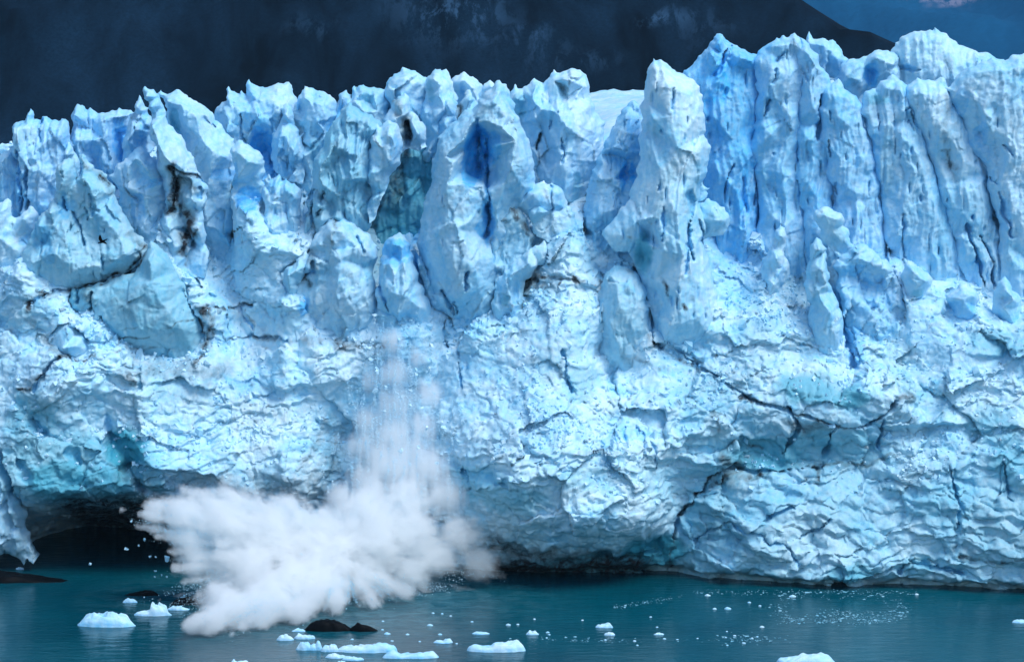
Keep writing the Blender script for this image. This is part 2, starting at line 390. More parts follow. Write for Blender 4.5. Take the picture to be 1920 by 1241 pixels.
tower("slender ice rib between the blue hollow and the peaked block", 21, [(522,235),(528,205),(536,197),(545,200),(552,215),(556,240),(562,255),(575,250),(575,300),(568,345),(548,340),(528,330),(512,318),(508,290),(507,270),(518,245)],
      inner=[(537,215,1.4),(535,250,1.6),(525,275,1.0),(532,310,.8),(550,270,1.6),(548,310,.6),(562,290,1.4)], T=1.2, R=1.6, flute=.25, blue0=.12, bluez=[(528,268,8,30,.5),(540,315,14,18,.45)], slots=8)
tower("peaked white ice block with a sharp left corner on the skyline", 23.5, [(552,205),(558,190),(565,175),(570,165),(577,166),(589,170),(600,171),(609,173),(618,178),(626,185),(632,193),(636,215),(628,270),(605,330),(580,390),(560,340),(556,260),(550,225)],
      inner=[(572,178,1.6),(585,190,2.2),(605,190,2.0),(566,205,-.4),(575,225,1.6),(600,225,2.4),(580,240,1.2),(592,280,1.8),(575,290,2.2),(615,250,1.2),(618,220,1.6),(588,330,1.2)], flute=.25, fac=.4, bluez=[(560,192,6,16,.5),(622,250,7,24,.6)], tealz=[(592,285,14,50,.35)])
block("rounded white ice block with a clear blue underside below the broad block", 18.5, [(434,300),(436,275),(444,265),(455,265),(466,270),(480,280),(490,290),(497,303),(498,325),(490,340),(500,365),(495,395),(470,400),(445,395),(432,360)], inner=[(450,285,1.6),(470,300,2.0),(485,305,1.2),(455,325,1.6),(478,328,.2),(460,345,-.6),(475,375,-1.2),(450,375,0)], T=1.2, R=1.6,
      bluez=[(465,372,28,26,.8),(440,330,8,30,.5),(485,330,10,10,.4)], thick=4)
tower("rough cluster of small pale spikes beneath the blue hollow", 17.5, [(498,345),(505,330),(510,338),(522,330),(527,340),(535,335),(545,345),(560,350),(565,400),(560,450),(500,450),(485,420),(490,370)], T=1.2, R=1.4, flute=.4, fac=.5, bluez=[(512,348,10,14,.6),(520,400,14,14,.3)])
# -- skyline centre left
tower("pale ice crest with small teeth left of the highest white block", 25, [(622,215),(630,195),(636,186),(643,174),(650,171),(655,176),(657,185),(660,170),(664,164),(668,168),(677,163),(690,164),(701,165),(712,168),(722,172),(735,190),(735,260),(700,310),(640,310),(618,260)],
      inner=[(646,185,1),(665,185,1.6),(680,175,1.2),(682,205,2.0),(692,190,-.4),(705,185,1.2),(712,205,1.6),(645,210,0),(650,240,1.4),(675,240,.4),(700,240,1.6)], flute=.3, bluez=[(640,215,6,36,.6),(650,190,8,14,.4)], tealz=[(688,185,8,18,.5),(685,220,16,18,.35)])
tower("high white ice block with a blunt peak on the middle skyline", 25.5, [(718,178),(721,166),(724,155),(731,145),(738,139),(746,137),(752,134),(754,127),(759,127),(767,130),(777,131),(788,138),(799,145),(806,165),(802,230),(790,290),(750,300),(725,260),(728,200)],
      inner=[(745,150,1.6),(762,145,1.8),(755,175,2.4),(735,165,1.4),(780,155,1.6),(775,185,1.2),(765,205,1.8),(790,180,.8),(745,195,1.4)], flute=.15, fac=.4, bluez=[(762,175,10,10,.25)])
tower("tall ice pillar with a sharp green-shaded left edge on the skyline", 24, [(792,165),(798,150),(803,143),(808,141),(811,135),(816,133),(828,136),(836,135),(842,138),(846,148),(852,170),(856,200),(860,230),(850,290),(820,340),(800,330),(790,260),(788,200)],
      inner=[(815,145,1.8),(822,175,2.4),(805,170,-.2),(798,210,1.4),(810,230,1.6),(832,160,1.6),(835,200,2.2),(845,190,1.2),(825,250,2.0),(805,280,1.6)], flute=.25, cracks=[([(790,190),(789,215),(791,245)],.4,1.3)], tealz=[(808,165,9,26,.5)])
tower("rounded ice hump behind the small dark-notched tooth", 27, [(842,165),(846,147),(852,142),(862,140),(870,138),(878,140),(890,146),(898,155),(904,168),(912,190),(905,240),(870,240),(850,210)], inner=[(858,155,1.4),(870,150,1.8),(866,175,0),(885,165,1.8),(895,185,1.2),(880,205,1.2)], flute=.1, bluez=[(867,170,5,18,.4)])
block("small bright ice hump on the skyline left of the central tower", 27.5, [(900,175),(906,162),(914,156),(920,154),(926,156),(932,165),(940,190),(930,215),(905,215)], thick=3)
tower("narrow fluted ice rib rising in front of the skyline pillar", 22, [(812,290),(818,255),(822,225),(826,200),(830,185),(838,178),(846,177),(853,188),(858,205),(865,235),(862,262),(850,300),(825,320),(812,320)], inner=[(838,195,1.6),(836,230,2.0),(850,220,1.2),(830,260,1.6),(845,265,1.2)], T=1.2, flute=.25, bluez=[(830,240,5,14,.45)])
block("small pointed ice tooth with a black soiled notch on its left", 21.5, [(855,215),(857,197),(868,185),(880,170),(884,175),(890,185),(896,195),(896,215),(885,235),(862,235)], inner=[(880,185,1.4),(875,205,1.2),(888,208,1.0),(865,205,-.5)], dirtz=[([(862,195),(864,215),(862,225)],.5,.85)], thick=3)
# -- fluted cluster
tower("large fluted grey-green ice buttress left of the dark cleft", 18, [(572,410),(578,360),(585,320),(600,280),(612,250),(622,228),(640,215),(650,196),(660,195),(672,203),(685,212),(698,215),(712,225),(716,260),(710,310),(705,370),(690,430),(660,450),(610,440),(575,440)],
      inner=[(655,212,1.6),(645,250,2.2),(630,270,2.4),(612,300,2.8),(603,330,2.2),(622,320,.8),(640,290,1.0),(655,280,2.4),(650,330,2.6),(640,370,1.4),(668,250,.6),(678,290,2.4),(672,340,.8),(685,330,2.4),(680,390,1.6),(600,380,2.2),(590,410,1.5),(620,380,.4),(650,400,1.5),(695,260,.8),(700,240,1.6)], flute=.6, fac=.3, teal0=.30, slots=6,
      cracks=[([(580,345),(583,360),(578,372)],.5,1.6),([(588,350),(584,390),(590,425)],.4,1.5),([(607,350),(606,375),(600,400)],.4,1.4)], tealz=[(590,300,12,50,.5),(640,360,14,40,.35)], bluez=[(665,250,6,20,.4)], dirtz=[([(575,405),(590,395)],.4,.3)])
tower("overhanging scooped ice column hanging above the dark cleft", 15.5, [(692,420),(690,380),(688,340),(690,300),(693,262),(700,245),(707,236),(713,240),(718,232),(728,228),(738,230),(748,240),(752,260),(754,285),(748,310),(735,325),(728,345),(722,360),(712,380),(704,410)],
      inner=[(703,260,1.2),(700,320,1.4),(698,370,1.2),(715,255,.4),(720,280,1.2),(735,250,1.8),(742,270,1.6),(732,300,1.4),(715,320,1.0),(712,350,.8)], T=1.3, R=1.6, flute=.3, bluez=[(742,275,12,24,.5),(732,300,10,12,.35)], tealz=[(715,330,10,40,.25)], thick=4)
tower("soiled grey ice knob at the head of the dark cleft", 19.5, [(722,245),(726,215),(734,195),(746,183),(758,180),(766,184),(771,195),(772,208),(780,212),(790,228),(798,250),(800,275),(785,285),(765,280),(750,290),(735,275)], inner=[(748,195,1.6),(755,215,1.6),(742,225,1.8),(765,220,-.2),(775,230,1.4),(785,250,1.6),(760,250,-1.2),(740,250,.8)], T=1.4, flute=.1, fac=.4,
      dirtz=[([(742,190),(750,200),(748,215)],.9,.5),([(762,225),(768,240),(765,255)],1.2,.8),([(755,235),(760,250)],.8,.5)], cracks=[([(765,225),(767,250),(760,270)],.7,1.8)])
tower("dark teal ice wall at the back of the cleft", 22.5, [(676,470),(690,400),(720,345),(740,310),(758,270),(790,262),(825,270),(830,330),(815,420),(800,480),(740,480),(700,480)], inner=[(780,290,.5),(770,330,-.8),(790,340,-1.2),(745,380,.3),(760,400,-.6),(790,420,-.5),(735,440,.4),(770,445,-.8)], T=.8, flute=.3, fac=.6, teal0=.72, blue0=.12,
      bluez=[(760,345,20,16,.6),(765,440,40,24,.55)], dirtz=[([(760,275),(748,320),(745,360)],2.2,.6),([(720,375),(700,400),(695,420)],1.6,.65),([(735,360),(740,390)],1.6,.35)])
# -- central tower
tower("large peaked ice tower split by a deep blue recess", 14.5, [(897,188),(905,178),(915,170),(926,161),(933,152),(937,152),(941,157),(950,160),(955,172),(962,190),(966,212),(975,230),(986,250),(992,272),(1000,300),(1004,330),(1008,352),(990,372),(975,395),(962,430),(945,470),(935,520),(930,580),(905,610),(860,600),(820,580),(795,530),(786,470),(790,410),(798,375),(812,335),(812,300),(818,272),(830,252),(845,232),(862,218),(880,205),(893,200)],
      inner=[(934,170,1.8),(925,185,2.6),(905,192,2.4),(945,190,2.0),(950,215,3.0),(940,232,3.8),(965,260,3.4),(985,300,2.4),(960,310,4.0),(975,340,2.6),(945,335,3.2),(930,270,3.4),(918,225,2.8),(925,255,1.0),(932,300,1.2),(935,330,1.4),(897,205,2.2),(890,225,2.2),(880,240,2.6),(866,262,3.0),(872,280,.2),(868,320,.4),(895,260,-3.4),(898,320,-4.0),(905,290,-3.6),(915,330,-2.4),(862,340,3.4),(880,342,3.0),(905,345,2.6),(912,360,2.0),(850,300,3.4),(835,290,2.2),(840,340,3.6),(840,400,3.6),(815,380,2.0),(820,440,2.4),(860,420,3.8),(890,400,3.0),(916,400,.6),(915,440,.2),(930,390,2.4),(850,480,4.2),(890,480,3.8),(870,540,3.4),(900,540,2.4),(830,530,2.0),(935,430,1.4)], flute=.12, fac=.3,
      cracks=[([(916,262),(914,310),(917,370),(915,420),(910,440)],.5,1.8),([(894,222),(896,260),(895,330)],.45,1.4),([(875,500),(874,540)],.35,1.1),([(830,540),(845,565),(850,585)],.4,1.4),([(855,560),(856,585)],.3,1.0),([(925,465),(930,490)],.3,.8)],
      bluez=[(897,285,30,58,.95),(880,315,18,40,.85),(925,275,16,40,.7),(915,400,9,70,.75),(895,375,26,18,.35),(912,425,22,22,.75),(972,330,22,20,.2),(935,195,20,24,.25)], tealz=[(935,315,12,30,.3)], slots=6)
tower("double-humped ice peak right of the central tower", 21, [(952,190),(957,172),(966,162),(972,166),(980,165),(990,160),(998,153),(1004,150),(1010,152),(1018,158),(1024,150),(1035,137),(1041,131),(1050,136),(1056,133),(1066,130),(1078,130),(1088,134),(1098,142),(1103,156),(1106,172),(1111,188),(1120,212),(1132,238),(1138,270),(1120,310),(1105,350),(1085,390),(1060,430),(1000,430),(980,350),(965,250)],
      inner=[(1003,162,1.6),(998,185,2.0),(988,190,.4),(970,185,1.4),(980,205,-.6),(975,230,-.4),(1012,200,3.0),(1003,220,2.6),(1030,190,1.8),(1044,180,2.2),(1040,150,.8),(1052,165,0),(1062,185,.6),(1070,150,2.4),(1092,160,1.4),(1075,190,2.2),(1100,200,1.6),(1045,205,3.2),(1060,230,4.0),(1020,235,1.6),(1015,270,.6),(1040,260,3.4),(1085,250,3.4),(1110,255,1.6),(1055,300,4.0),(1025,320,2.6),(1090,300,2.6),(1060,350,3.2),(1020,370,2.2),(1000,280,1.4)], flute=.15, fac=.35,
      cracks=[([(1013,250),(1012,265),(1008,280)],.4,1.8),([(1053,255),(1053,280),(1052,300)],.3,1.1),([(1033,220),(1031,236)],.35,1.0)], bluez=[(1077,330,12,60,.3),(1040,280,16,12,.1)], tealz=[(975,200,14,30,.5),(1048,165,20,22,.35),(1080,350,10,40,.4)],
      dirtz=[([(1013,252),(1009,275)],.35,.8),([(1005,270),(1010,300)],.7,.35),([(975,228),(982,236)],.4,.5),([(1040,150),(1060,170)],.6,.3)], slots=5)
# -- pinnacle and its rough shoulder
tower("rough ice shoulder with blue holes leaning on the tall pinnacle", 18.5, [(1092,420),(1098,385),(1104,350),(1110,320),(1118,300),(1128,288),(1135,262),(1145,240),(1155,222),(1165,210),(1172,203),(1180,192),(1192,190),(1205,200),(1215,260),(1215,340),(1210,440),(1190,500),(1140,500),(1100,470)],
      inner=[(1172,215,1.4),(1160,240,2.0),(1185,225,1.0),(1195,250,1.6),(1150,275,2.2),(1175,285,1.2),(1145,330,2.4),(1125,330,1.4),(1165,330,-1.6),(1188,325,-1.8),(1178,300,-.6),(1178,345,.8),(1150,390,2.4),(1120,400,1.4),(1180,400,1.8),(1200,380,1.4)], flute=.35, fac=.5, rough=1.3, blue0=.1,
      bluez=[(1185,232,16,16,.6),(1168,325,10,36,.85),(1187,322,7,24,.9),(1165,290,5,14,.5),(1100,370,10,40,.3)], slots=10)
tower("tallest slim ice pinnacle with a notched twin tip", 11.5, [(1206,190),(1209,166),(1211,150),(1214,135),(1220,122),(1226,112),(1229,113),(1232,117),(1236,112),(1240,112),(1245,116),(1250,119),(1258,128),(1266,135),(1274,137),(1282,140),(1292,145),(1303,153),(1311,163),(1317,180),(1319,200),(1322,230),(1327,262),(1330,300),(1322,335),(1312,352),(1314,390),(1322,440),(1330,500),(1345,560),(1335,630),(1280,660),(1235,650),(1222,590),(1208,540),(1192,500),(1178,470),(1150,470),(1130,440),(1150,410),(1172,385),(1185,352),(1193,320),(1197,290),(1200,255),(1204,220)],
      inner=[(1228,130,1.2),(1240,130,1.4),(1226,165,2.0),(1250,160,2.6),(1225,220,2.4),(1255,215,3.4),(1290,175,2.0),(1300,215,2.2),(1275,200,2.6),(1265,270,4.0),(1225,285,2.4),(1300,280,2.4),(1240,340,4.0),(1210,340,1.6),(1290,330,2.6),(1225,400,3.6),(1190,410,2.4),(1265,400,4.2),(1297,390,1.6),(1200,450,1.6),(1212,440,.2),(1205,480,-.6),(1240,460,4.2),(1275,470,4.4),(1305,450,1.8),(1225,520,2.2),(1265,540,4.4),(1300,520,3.2),(1255,600,4),(1300,590,3.4),(1160,440,1.2)], T=2.0, relief=1.2, flute=.2, fac=.16, rough=.7, slots=26,
      cracks=[([(1262,165),(1258,185),(1257,200)],.35,1.1),([(1290,360),(1297,385),(1290,420),(1287,450),(1295,480)],.5,1.6),([(1283,455),(1285,490),(1283,505)],.4,1.2),([(1310,410),(1317,450)],.35,1.1),([(1241,385),(1238,420),(1236,445)],.3,.9),([(1232,340),(1231,350)],.3,1)], tealz=[(1205,470,18,46,.75),(1293,365,14,40,.25)], dirtz=[([(1238,515),(1246,530),(1250,545)],.5,.75),([(1176,438),(1182,450)],.4,.6),([(1275,560),(1282,570)],.4,.7)])
block("round-shouldered white ice lump right of the pinnacle", 12.5, [(1296,400),(1300,385),(1312,378),(1328,375),(1345,378),(1358,388),(1367,405),(1364,425),(1355,440),(1335,445),(1315,450),(1302,430)], inner=[(1330,390,1.4),(1345,410,1.6),(1320,410,1.4),(1335,428,.8)], fac=.2, thick=4)
block("small tilted white ice piece above the round-shouldered lump", 13.2, [(1291,350),(1300,347),(1315,343),(1330,352),(1326,372),(1305,380),(1296,372)], thick=2.5)
# -- the high wall on the right
tower("clear blue fluted ice panel at the left end of the high wall", 20, [(1268,170),(1274,140),(1283,131),(1298,122),(1306,112),(1314,102),(1322,92),(1331,80),(1338,70),(1344,63),(1350,63),(1355,66),(1360,75),(1368,80),(1382,86),(1390,92),(1398,93),(1408,100),(1419,102),(1428,110),(1430,160),(1424,250),(1420,330),(1422,420),(1410,490),(1380,500),(1345,470),(1330,400),(1320,260),(1290,200)],
      inner=[(1345,80,1.6),(1330,100,1.8),(1318,130,.4),(1340,120,1.8),(1350,100,.4),(1365,100,1.0),(1390,110,1.6),(1372,125,.6),(1405,115,1.2),(1330,160,1.4),(1345,150,1.6),(1338,220,1.8),(1375,170,1.0),(1370,260,1.2),(1410,200,.6),(1345,320,1.6),(1380,360,1.2),(1400,300,.8),(1360,430,1.0),(1395,430,1.4)], T=1.4, flute=.35, fac=.12, rough=.6, blue0=.50, slots=22,
      cracks=[([(1361,92),(1352,115),(1340,140)],.45,1.2),([(1372,88),(1366,108)],.4,1.0),([(1371,308),(1364,335),(1357,362)],.35,1.2),([(1418,345),(1414,385)],.4,1.2),([(1392,330),(1390,420)],.4,.8)], bluez=[(1375,220,36,90,.35),(1370,400,50,110,.6),(1335,180,8,60,.4),(1360,440,40,60,.5)])
tower("bulging ice column under the first crest of the high wall", 18.6, [(1412,118),(1420,103),(1430,90),(1440,82),(1450,77),(1457,73),(1463,74),(1470,69),(1478,70),(1490,66),(1498,70),(1504,80),(1510,130),(1508,180),(1504,230),(1500,300),(1504,360),(1512,430),(1512,510),(1470,540),(1425,510),(1416,440),(1422,380),(1414,320),(1411,260),(1414,210),(1416,160)],
      inner=[(1455,85,1.4),(1480,82,1.4),(1462,110,1.0),(1445,130,2.0),(1475,140,2.2),(1435,180,2.0),(1460,190,1.8),(1478,220,1.8),(1440,250,2.4),(1465,270,1.6),(1450,320,2.2),(1475,330,1.6),(1440,400,1.8),(1470,420,2.0),(1455,480,1.8),(1485,460,1.2)], T=.7, R=1.0, relief=.9, flute=.27, fac=.14, rough=.7, slots=16, blue0=.30,
      cracks=[([(1465,98),(1458,115)],.4,1.0),([(1440,185),(1435,205),(1431,215)],.35,1.2),([(1452,130),(1448,155)],.3,.8)], bluez=[(1455,430,30,80,.25),(1460,250,16,30,.12)], dirtz=[([(1476,78),(1490,80)],.4,.3)])
tower("little ice spike and hump behind the crest of the high wall", 25, [(1500,110),(1507,90),(1511,77),(1514,66),(1517,62),(1520,66),(1524,75),(1532,73),(1545,73),(1560,74),(1567,79),(1574,88),(1582,100),(1592,112),(1580,150),(1520,150)], inner=[(1516,80,.8),(1540,85,1.4),(1555,95,1.0),(1545,115,.6),(1565,110,1.4)], flute=.1, fac=.4, bluez=[(1555,112,14,12,.35)])
tower("ice column with a dark side crack second along the high wall", 18, [(1488,120),(1492,90),(1500,74),(1512,80),(1525,95),(1535,110),(1545,128),(1556,150),(1554,180),(1552,220),(1552,262),(1554,300),(1562,350),(1570,400),(1578,450),(1582,510),(1520,520),(1502,450),(1497,380),(1492,320),(1490,250),(1494,200),(1496,160)],
      inner=[(1508,95,1.4),(1525,125,1.8),(1512,150,1.8),(1520,200,2.0),(1512,260,2.0),(1525,290,1.0),(1512,340,1.8),(1530,370,1.6),(1525,430,1.8),(1548,430,1.4),(1540,480,1.4)], T=.7, R=1.0, relief=.9, flute=.27, fac=.14, rough=.7, slots=14, blue0=.30,
      cracks=[([(1494,150),(1488,200),(1484,245),(1488,290)],.6,2.2),([(1541,180),(1537,225),(1535,260)],.55,2.0),([(1490,300),(1497,370),(1502,430)],.45,1.8),([(1511,138),(1512,150)],.3,.9)], bluez=[(1486,220,8,50,.5),(1537,215,7,50,.5)])
tower("blunt-headed ice column third along the high wall", 17.4, [(1540,190),(1543,170),(1550,160),(1560,156),(1570,152),(1580,160),(1590,170),(1600,178),(1612,192),(1618,215),(1625,245),(1636,280),(1642,320),(1648,370),(1655,420),(1662,500),(1640,550),(1590,540),(1568,470),(1558,400),(1552,340),(1545,290),(1540,240)],
      inner=[(1560,175,1.4),(1585,185,1.6),(1600,200,1.0),(1565,215,2.0),(1595,240,2.0),(1570,290,1.8),(1610,300,1.8),(1585,350,2.0),(1625,370,1.4),(1600,420,2.0),(1635,460,1.2),(1600,490,1.6)], T=.7, R=1.0, relief=.9, flute=.27, fac=.14, rough=.7, slots=14, blue0=.22,
      cracks=[([(1553,260),(1554,280),(1551,295)],.4,1.3),([(1557,208),(1555,225)],.3,1.0),([(1565,340),(1567,385)],.35,1.2)], bluez=[(1600,420,40,70,.15)], dirtz=[([(1590,172),(1602,180)],.4,.3)])
tower("low snowy ice saddle with a blue recess between wall crests", 22.5, [(1560,150),(1575,125),(1590,112),(1600,110),(1615,107),(1625,103),(1632,99),(1639,95),(1648,95),(1657,97),(1668,98),(1685,110),(1690,170),(1650,200),(1600,190),(1570,170)], inner=[(1600,125,1.4),(1580,140,1.8),(1620,125,.4),(1640,108,1.4),(1632,140,-1.8),(1630,160,-1.2),(1610,150,1.4),(1655,130,1.0),(1670,120,1.4)], flute=.1, fac=.3, bluez=[(1632,142,14,28,.75)], dirtz=[([(1615,170),(1640,172),(1655,160)],.6,.35),([(1590,145),(1605,160)],.9,.25)], thick=6)
tower("broad domed ice summit of the high wall", 24, [(1652,190),(1660,130),(1668,100),(1674,90),(1680,80),(1688,73),(1697,67),(1708,62),(1720,58),(1735,58),(1750,59),(1753,55),(1757,57),(1766,62),(1777,68),(1787,77),(1798,86),(1812,89),(1828,93),(1842,99),(1855,101),(1868,107),(1882,112),(1910,140),(1900,230),(1800,270),(1700,260)],
      inner=[(1690,90,1.4),(1720,75,1.8),(1750,75,1.6),(1700,120,2.2),(1740,110,2.6),(1770,95,1.8),(1790,120,2.2),(1760,140,2.6),(1830,115,1.6),(1850,130,1.8),(1720,150,2.0),(1820,160,2.4)], T=.7, R=1.0, relief=.9, flute=.27, fac=.14, cracks=[([(1684,127),(1705,131),(1722,126)],.35,.9)], bluez=[(1700,128,14,8,.55),(1690,115,7,8,.4),(1830,110,24,6,.25)], dirtz=[([(1755,105),(1775,115),(1770,130)],1.2,.22)], thick=9)
tower("right-leaning ice column with a long shaded groove on its left", 17.2, [(1612,215),(1618,185),(1630,170),(1645,160),(1660,150),(1672,143),(1685,150),(1700,160),(1708,180),(1720,220),(1735,255),(1748,300),(1765,350),(1785,400),(1800,460),(1810,530),(1760,560),(1700,540),(1668,500),(1655,430),(1646,360),(1638,300),(1622,250)],
      inner=[(1660,165,1.6),(1685,170,1.8),(1650,190,.2),(1640,220,0),(1695,200,2.2),(1665,230,1.4),(1645,280,0),(1690,260,2.4),(1668,310,1.6),(1720,290,2.2),(1655,380,.2),(1690,360,1.8),(1735,360,2.2),(1680,440,1.4),(1720,440,2.0),(1760,430,2.0),(1710,510,1.6),(1770,500,1.8)], T=.7, R=1.0, relief=.9, flute=.27, fac=.14, rough=.8, slots=20,
      cracks=[([(1612,230),(1625,265),(1635,310),(1643,370),(1648,420)],.75,2.4),([(1690,400),(1692,470),(1698,500)],.3,1.0),([(1705,205),(1712,232)],.35,1.0),([(1692,205),(1705,198)],.3,.8),([(1700,230),(1710,245)],.3,.8)], bluez=[(1640,300,10,80,.5),(1640,175,14,20,.3)], tealz=[(1645,185,24,14,.5),(1660,300,16,80,.2)], blue0=.08)
tower("white ice buttress with a grey water stain down its face", 16.2, [(1695,180),(1702,158),(1720,150),(1745,152),(1768,150),(1780,165),(1790,190),(1805,215),(1822,245),(1828,270),(1840,300),(1850,330),(1862,370),(1868,420),(1878,480),(1880,550),(1830,560),(1800,500),(1785,440),(1772,390),(1760,345),(1745,300),(1728,255),(1712,220)],
      inner=[(1725,175,1.8),(1755,175,2.0),(1745,220,2.4),(1770,215,1.2),(1780,260,1.8),(1760,270,1.4),(1775,300,-.2),(1800,300,1.8),(1790,340,1.0),(1770,350,1.2),(1815,360,2.2),(1790,390,2.0),(1830,420,1.6),(1810,450,1.4),(1845,490,1.8)], T=.7, R=1.0, relief=.9, flute=.27, fac=.14, rough=.8, slots=12,
      cracks=[([(1810,420),(1825,470),(1845,530)],.5,1.8),([(1835,440),(1855,480),(1862,530)],.45,1.7)], dirtz=[([(1770,180),(1768,230),(1768,265)],.9,.3),([(1762,280),(1778,278)],.5,.6),([(1775,282),(1783,310),(1790,335)],.8,.6),([(1790,320),(1786,330)],.7,.5)], bluez=[(1825,510,18,36,.4),(1800,430,16,50,.2)])
tower("broad white slanting buttress at the right end of the high wall", 15, [(1770,165),(1790,150),(1815,125),(1840,112),(1860,108),(1882,113),(1895,107),(1908,103),(1925,102),(1980,106),(2030,120),(2060,330),(2060,560),(1910,590),(1880,560),(1872,470),(1868,400),(1850,345),(1830,290),(1812,240),(1790,200)],
      inner=[(1830,135,1.8),(1870,130,2.4),(1920,125,1.8),(1790,175,.4),(1800,195,-.2),(1830,190,2.2),(1880,190,2.6),(1815,225,.4),(1835,250,.2),(1850,240,2.4),(1860,300,.4),(1850,275,.2),(1890,260,2.6),(1880,330,1.4),(1930,230,2.4),(1900,400,2.4),(1880,430,.8),(1950,380,2.4),(1905,500,2.2),(1950,500,2)], T=.8, R=1.2, relief=.9, flute=.27, fac=.14, slots=16,
      cracks=[([(1868,360),(1885,400),(1892,440)],.45,1.4),([(1855,330),(1868,345)],.3,.9),([(1880,270),(1890,290)],.35,1.0)], bluez=[(1800,190,16,34,.45),(1835,260,18,40,.5),(1848,285,14,26,.4),(1880,400,14,40,.35)], tealz=[(1895,480,20,40,.2)])
# -- in front of the left towers
tower("curved teal ice fin with a horned tip and a soiled edge", 15.5, [(40,480),(52,452),(66,420),(72,405),(85,395),(95,378),(104,362),(105,345),(103,325),(108,310),(118,301),(130,300),(140,308),(146,322),(142,335),(150,330),(155,318),(149,302),(147,295),(153,291),(160,297),(168,305),(178,318),(190,322),(200,328),(208,342),(216,358),(219,372),(228,388),(238,405),(246,425),(258,440),(270,452),(280,460),(270,482),(255,500),(225,514),(190,528),(150,537),(100,548),(55,530)],
      inner=[(122,315,1.6),(125,335,1.2),(115,355,.8),(128,365,-.6),(120,390,-1.0),(100,395,1.6),(80,420,1.6),(105,420,.6),(85,455,.4),(70,490,1.4),(110,470,2.0),(155,335,.8),(165,330,1.8),(160,360,1.2),(180,350,2.4),(150,400,.6),(178,390,2.0),(200,400,2.2),(165,440,1.2),(200,450,1.4),(230,440,1.8),(140,450,1.8),(125,440,1.6),(150,500,2.0),(210,490,2.0),(245,470,2.4)], T=1.4, flute=.12, fac=.35, teal0=.28, slots=8,
      cracks=[([(140,400),(155,430),(160,455)],.4,1.2),([(118,370),(125,395)],.4,1.4),([(175,365),(180,385),(178,400)],.35,.9),([(165,385),(168,410)],.3,.9)], bluez=[(122,385,14,26,.55),(205,405,26,46,.35),(80,440,24,30,.45),(100,475,16,20,.5),(140,385,8,14,.4)], tealz=[(205,400,32,60,.3),(130,335,16,14,.3)],
      dirtz=[([(186,322),(198,335),(207,352),(212,362)],.45,.85),([(160,310),(185,325)],.6,.4),([(245,440),(262,452),(276,460)],.8,.5),([(275,458),(262,486),(235,508),(190,527),(140,538),(100,548)],.35,.85)])
block("pale ice lumps piled at the left of the horned fin", 17.5, [(-30,450),(-20,400),(0,378),(15,376),(22,395),(30,410),(42,400),(55,390),(66,395),(72,420),(65,470),(40,520),(-30,530)], inner=[(5,395,1.2),(0,440,1),(50,410,1.2),(30,440,.2),(40,470,1)], bluez=[(5,440,14,14,.3),(45,450,12,14,.4)], thick=5)
tower("small pale ice nub standing behind the horned fin", 21, [(118,330),(121,290),(124,272),(129,268),(134,273),(138,285),(143,292),(150,310),(152,350),(125,360)], T=1, R=1.3, flute=.2)
block("white broken ice heap between horned fin and leaning spire", 19.5, [(205,330),(222,305),(235,296),(248,288),(262,280),(274,283),(284,292),(300,302),(308,320),(312,360),(310,410),(300,450),(270,455),(245,420),(222,380)], inner=[(262,295,1.6),(245,310,1.8),(285,315,2.0),(262,325,.6),(240,345,1.6),(295,340,1.2),(275,360,1.6),(255,370,.4),(280,400,1.4),(265,425,1.4)], fac=.6, rough=1.3, bluez=[(295,338,14,8,.55),(262,385,16,30,.4),(240,320,10,14,.2)], thick=6)
tower("wide grey ice slab banded with dark sediment lines", 13.5, [(128,560),(135,540),(160,536),(190,528),(230,514),(258,500),(270,478),(278,463),(284,455),(295,458),(307,466),(318,480),(327,500),(338,525),(348,545),(356,565),(364,585),(375,610),(388,632),(384,655),(370,676),(340,690),(300,690),(260,668),(225,655),(205,648),(198,618),(190,605),(170,598),(150,590),(135,578)],
      inner=[(165,550,.8),(155,575,0),(190,560,.6),(200,590,1.2),(240,540,1.4),(285,480,1.8),(300,490,1.6),(290,520,2.6),(320,530,2.0),(250,570,2.4),(310,560,2.6),(335,570,1.8),(270,610,2.8),(345,610,2.0),(300,640,1.6),(240,630,1.6),(330,655,.6),(360,650,.6)], T=1.6, flute=.08, fac=.28, rough=.8, teal0=.34,
      cracks=[([(143,540),(144,555),(143,565)],.45,1.3),([(172,548),(173,570),(170,585)],.45,1.4),([(192,590),(193,615)],.4,1.2),([(340,540),(352,565),(365,590)],.3,.8)],
      dirtz=[([(135,542),(190,529),(235,513),(262,495),(275,468)],.45,.9),([(160,540),(175,560)],1.2,.4),([(315,608),(340,600),(363,595)],.25,.85),([(215,634),(240,632),(285,625)],.28,.8),([(218,655),(240,650),(300,650)],.3,.7),([(231,630),(232,645)],.25,.7),([(240,610),(270,605)],.4,.4),([(225,560),(250,580)],2.0,.22),([(340,655),(385,640)],.5,.35),([(370,670),(384,655)],.6,.5)], bluez=[(300,660,30,12,.2)], tealz=[(250,570,40,30,.2),(290,600,50,30,.15)])
block("squarish pale ice block perched left of the banded slab", 10.5, [(92,645),(100,625),(108,612),(120,607),(132,604),(142,610),(150,622),(165,632),(178,640),(179,655),(165,668),(145,672),(122,678),(105,668)], inner=[(115,625,1.2),(130,618,1.6),(125,645,2.0),(150,642,1.8),(160,650,1.0),(140,660,1.0)], bluez=[(138,650,14,12,.3)], dirtz=[([(122,676),(150,671),(178,660)],.3,.7)], thick=4)
block("pointed white ice lump at the foot of the banded slab", 11, [(246,682),(252,668),(258,656),(264,655),(270,665),(277,675),(276,684),(262,688)], thick=2)
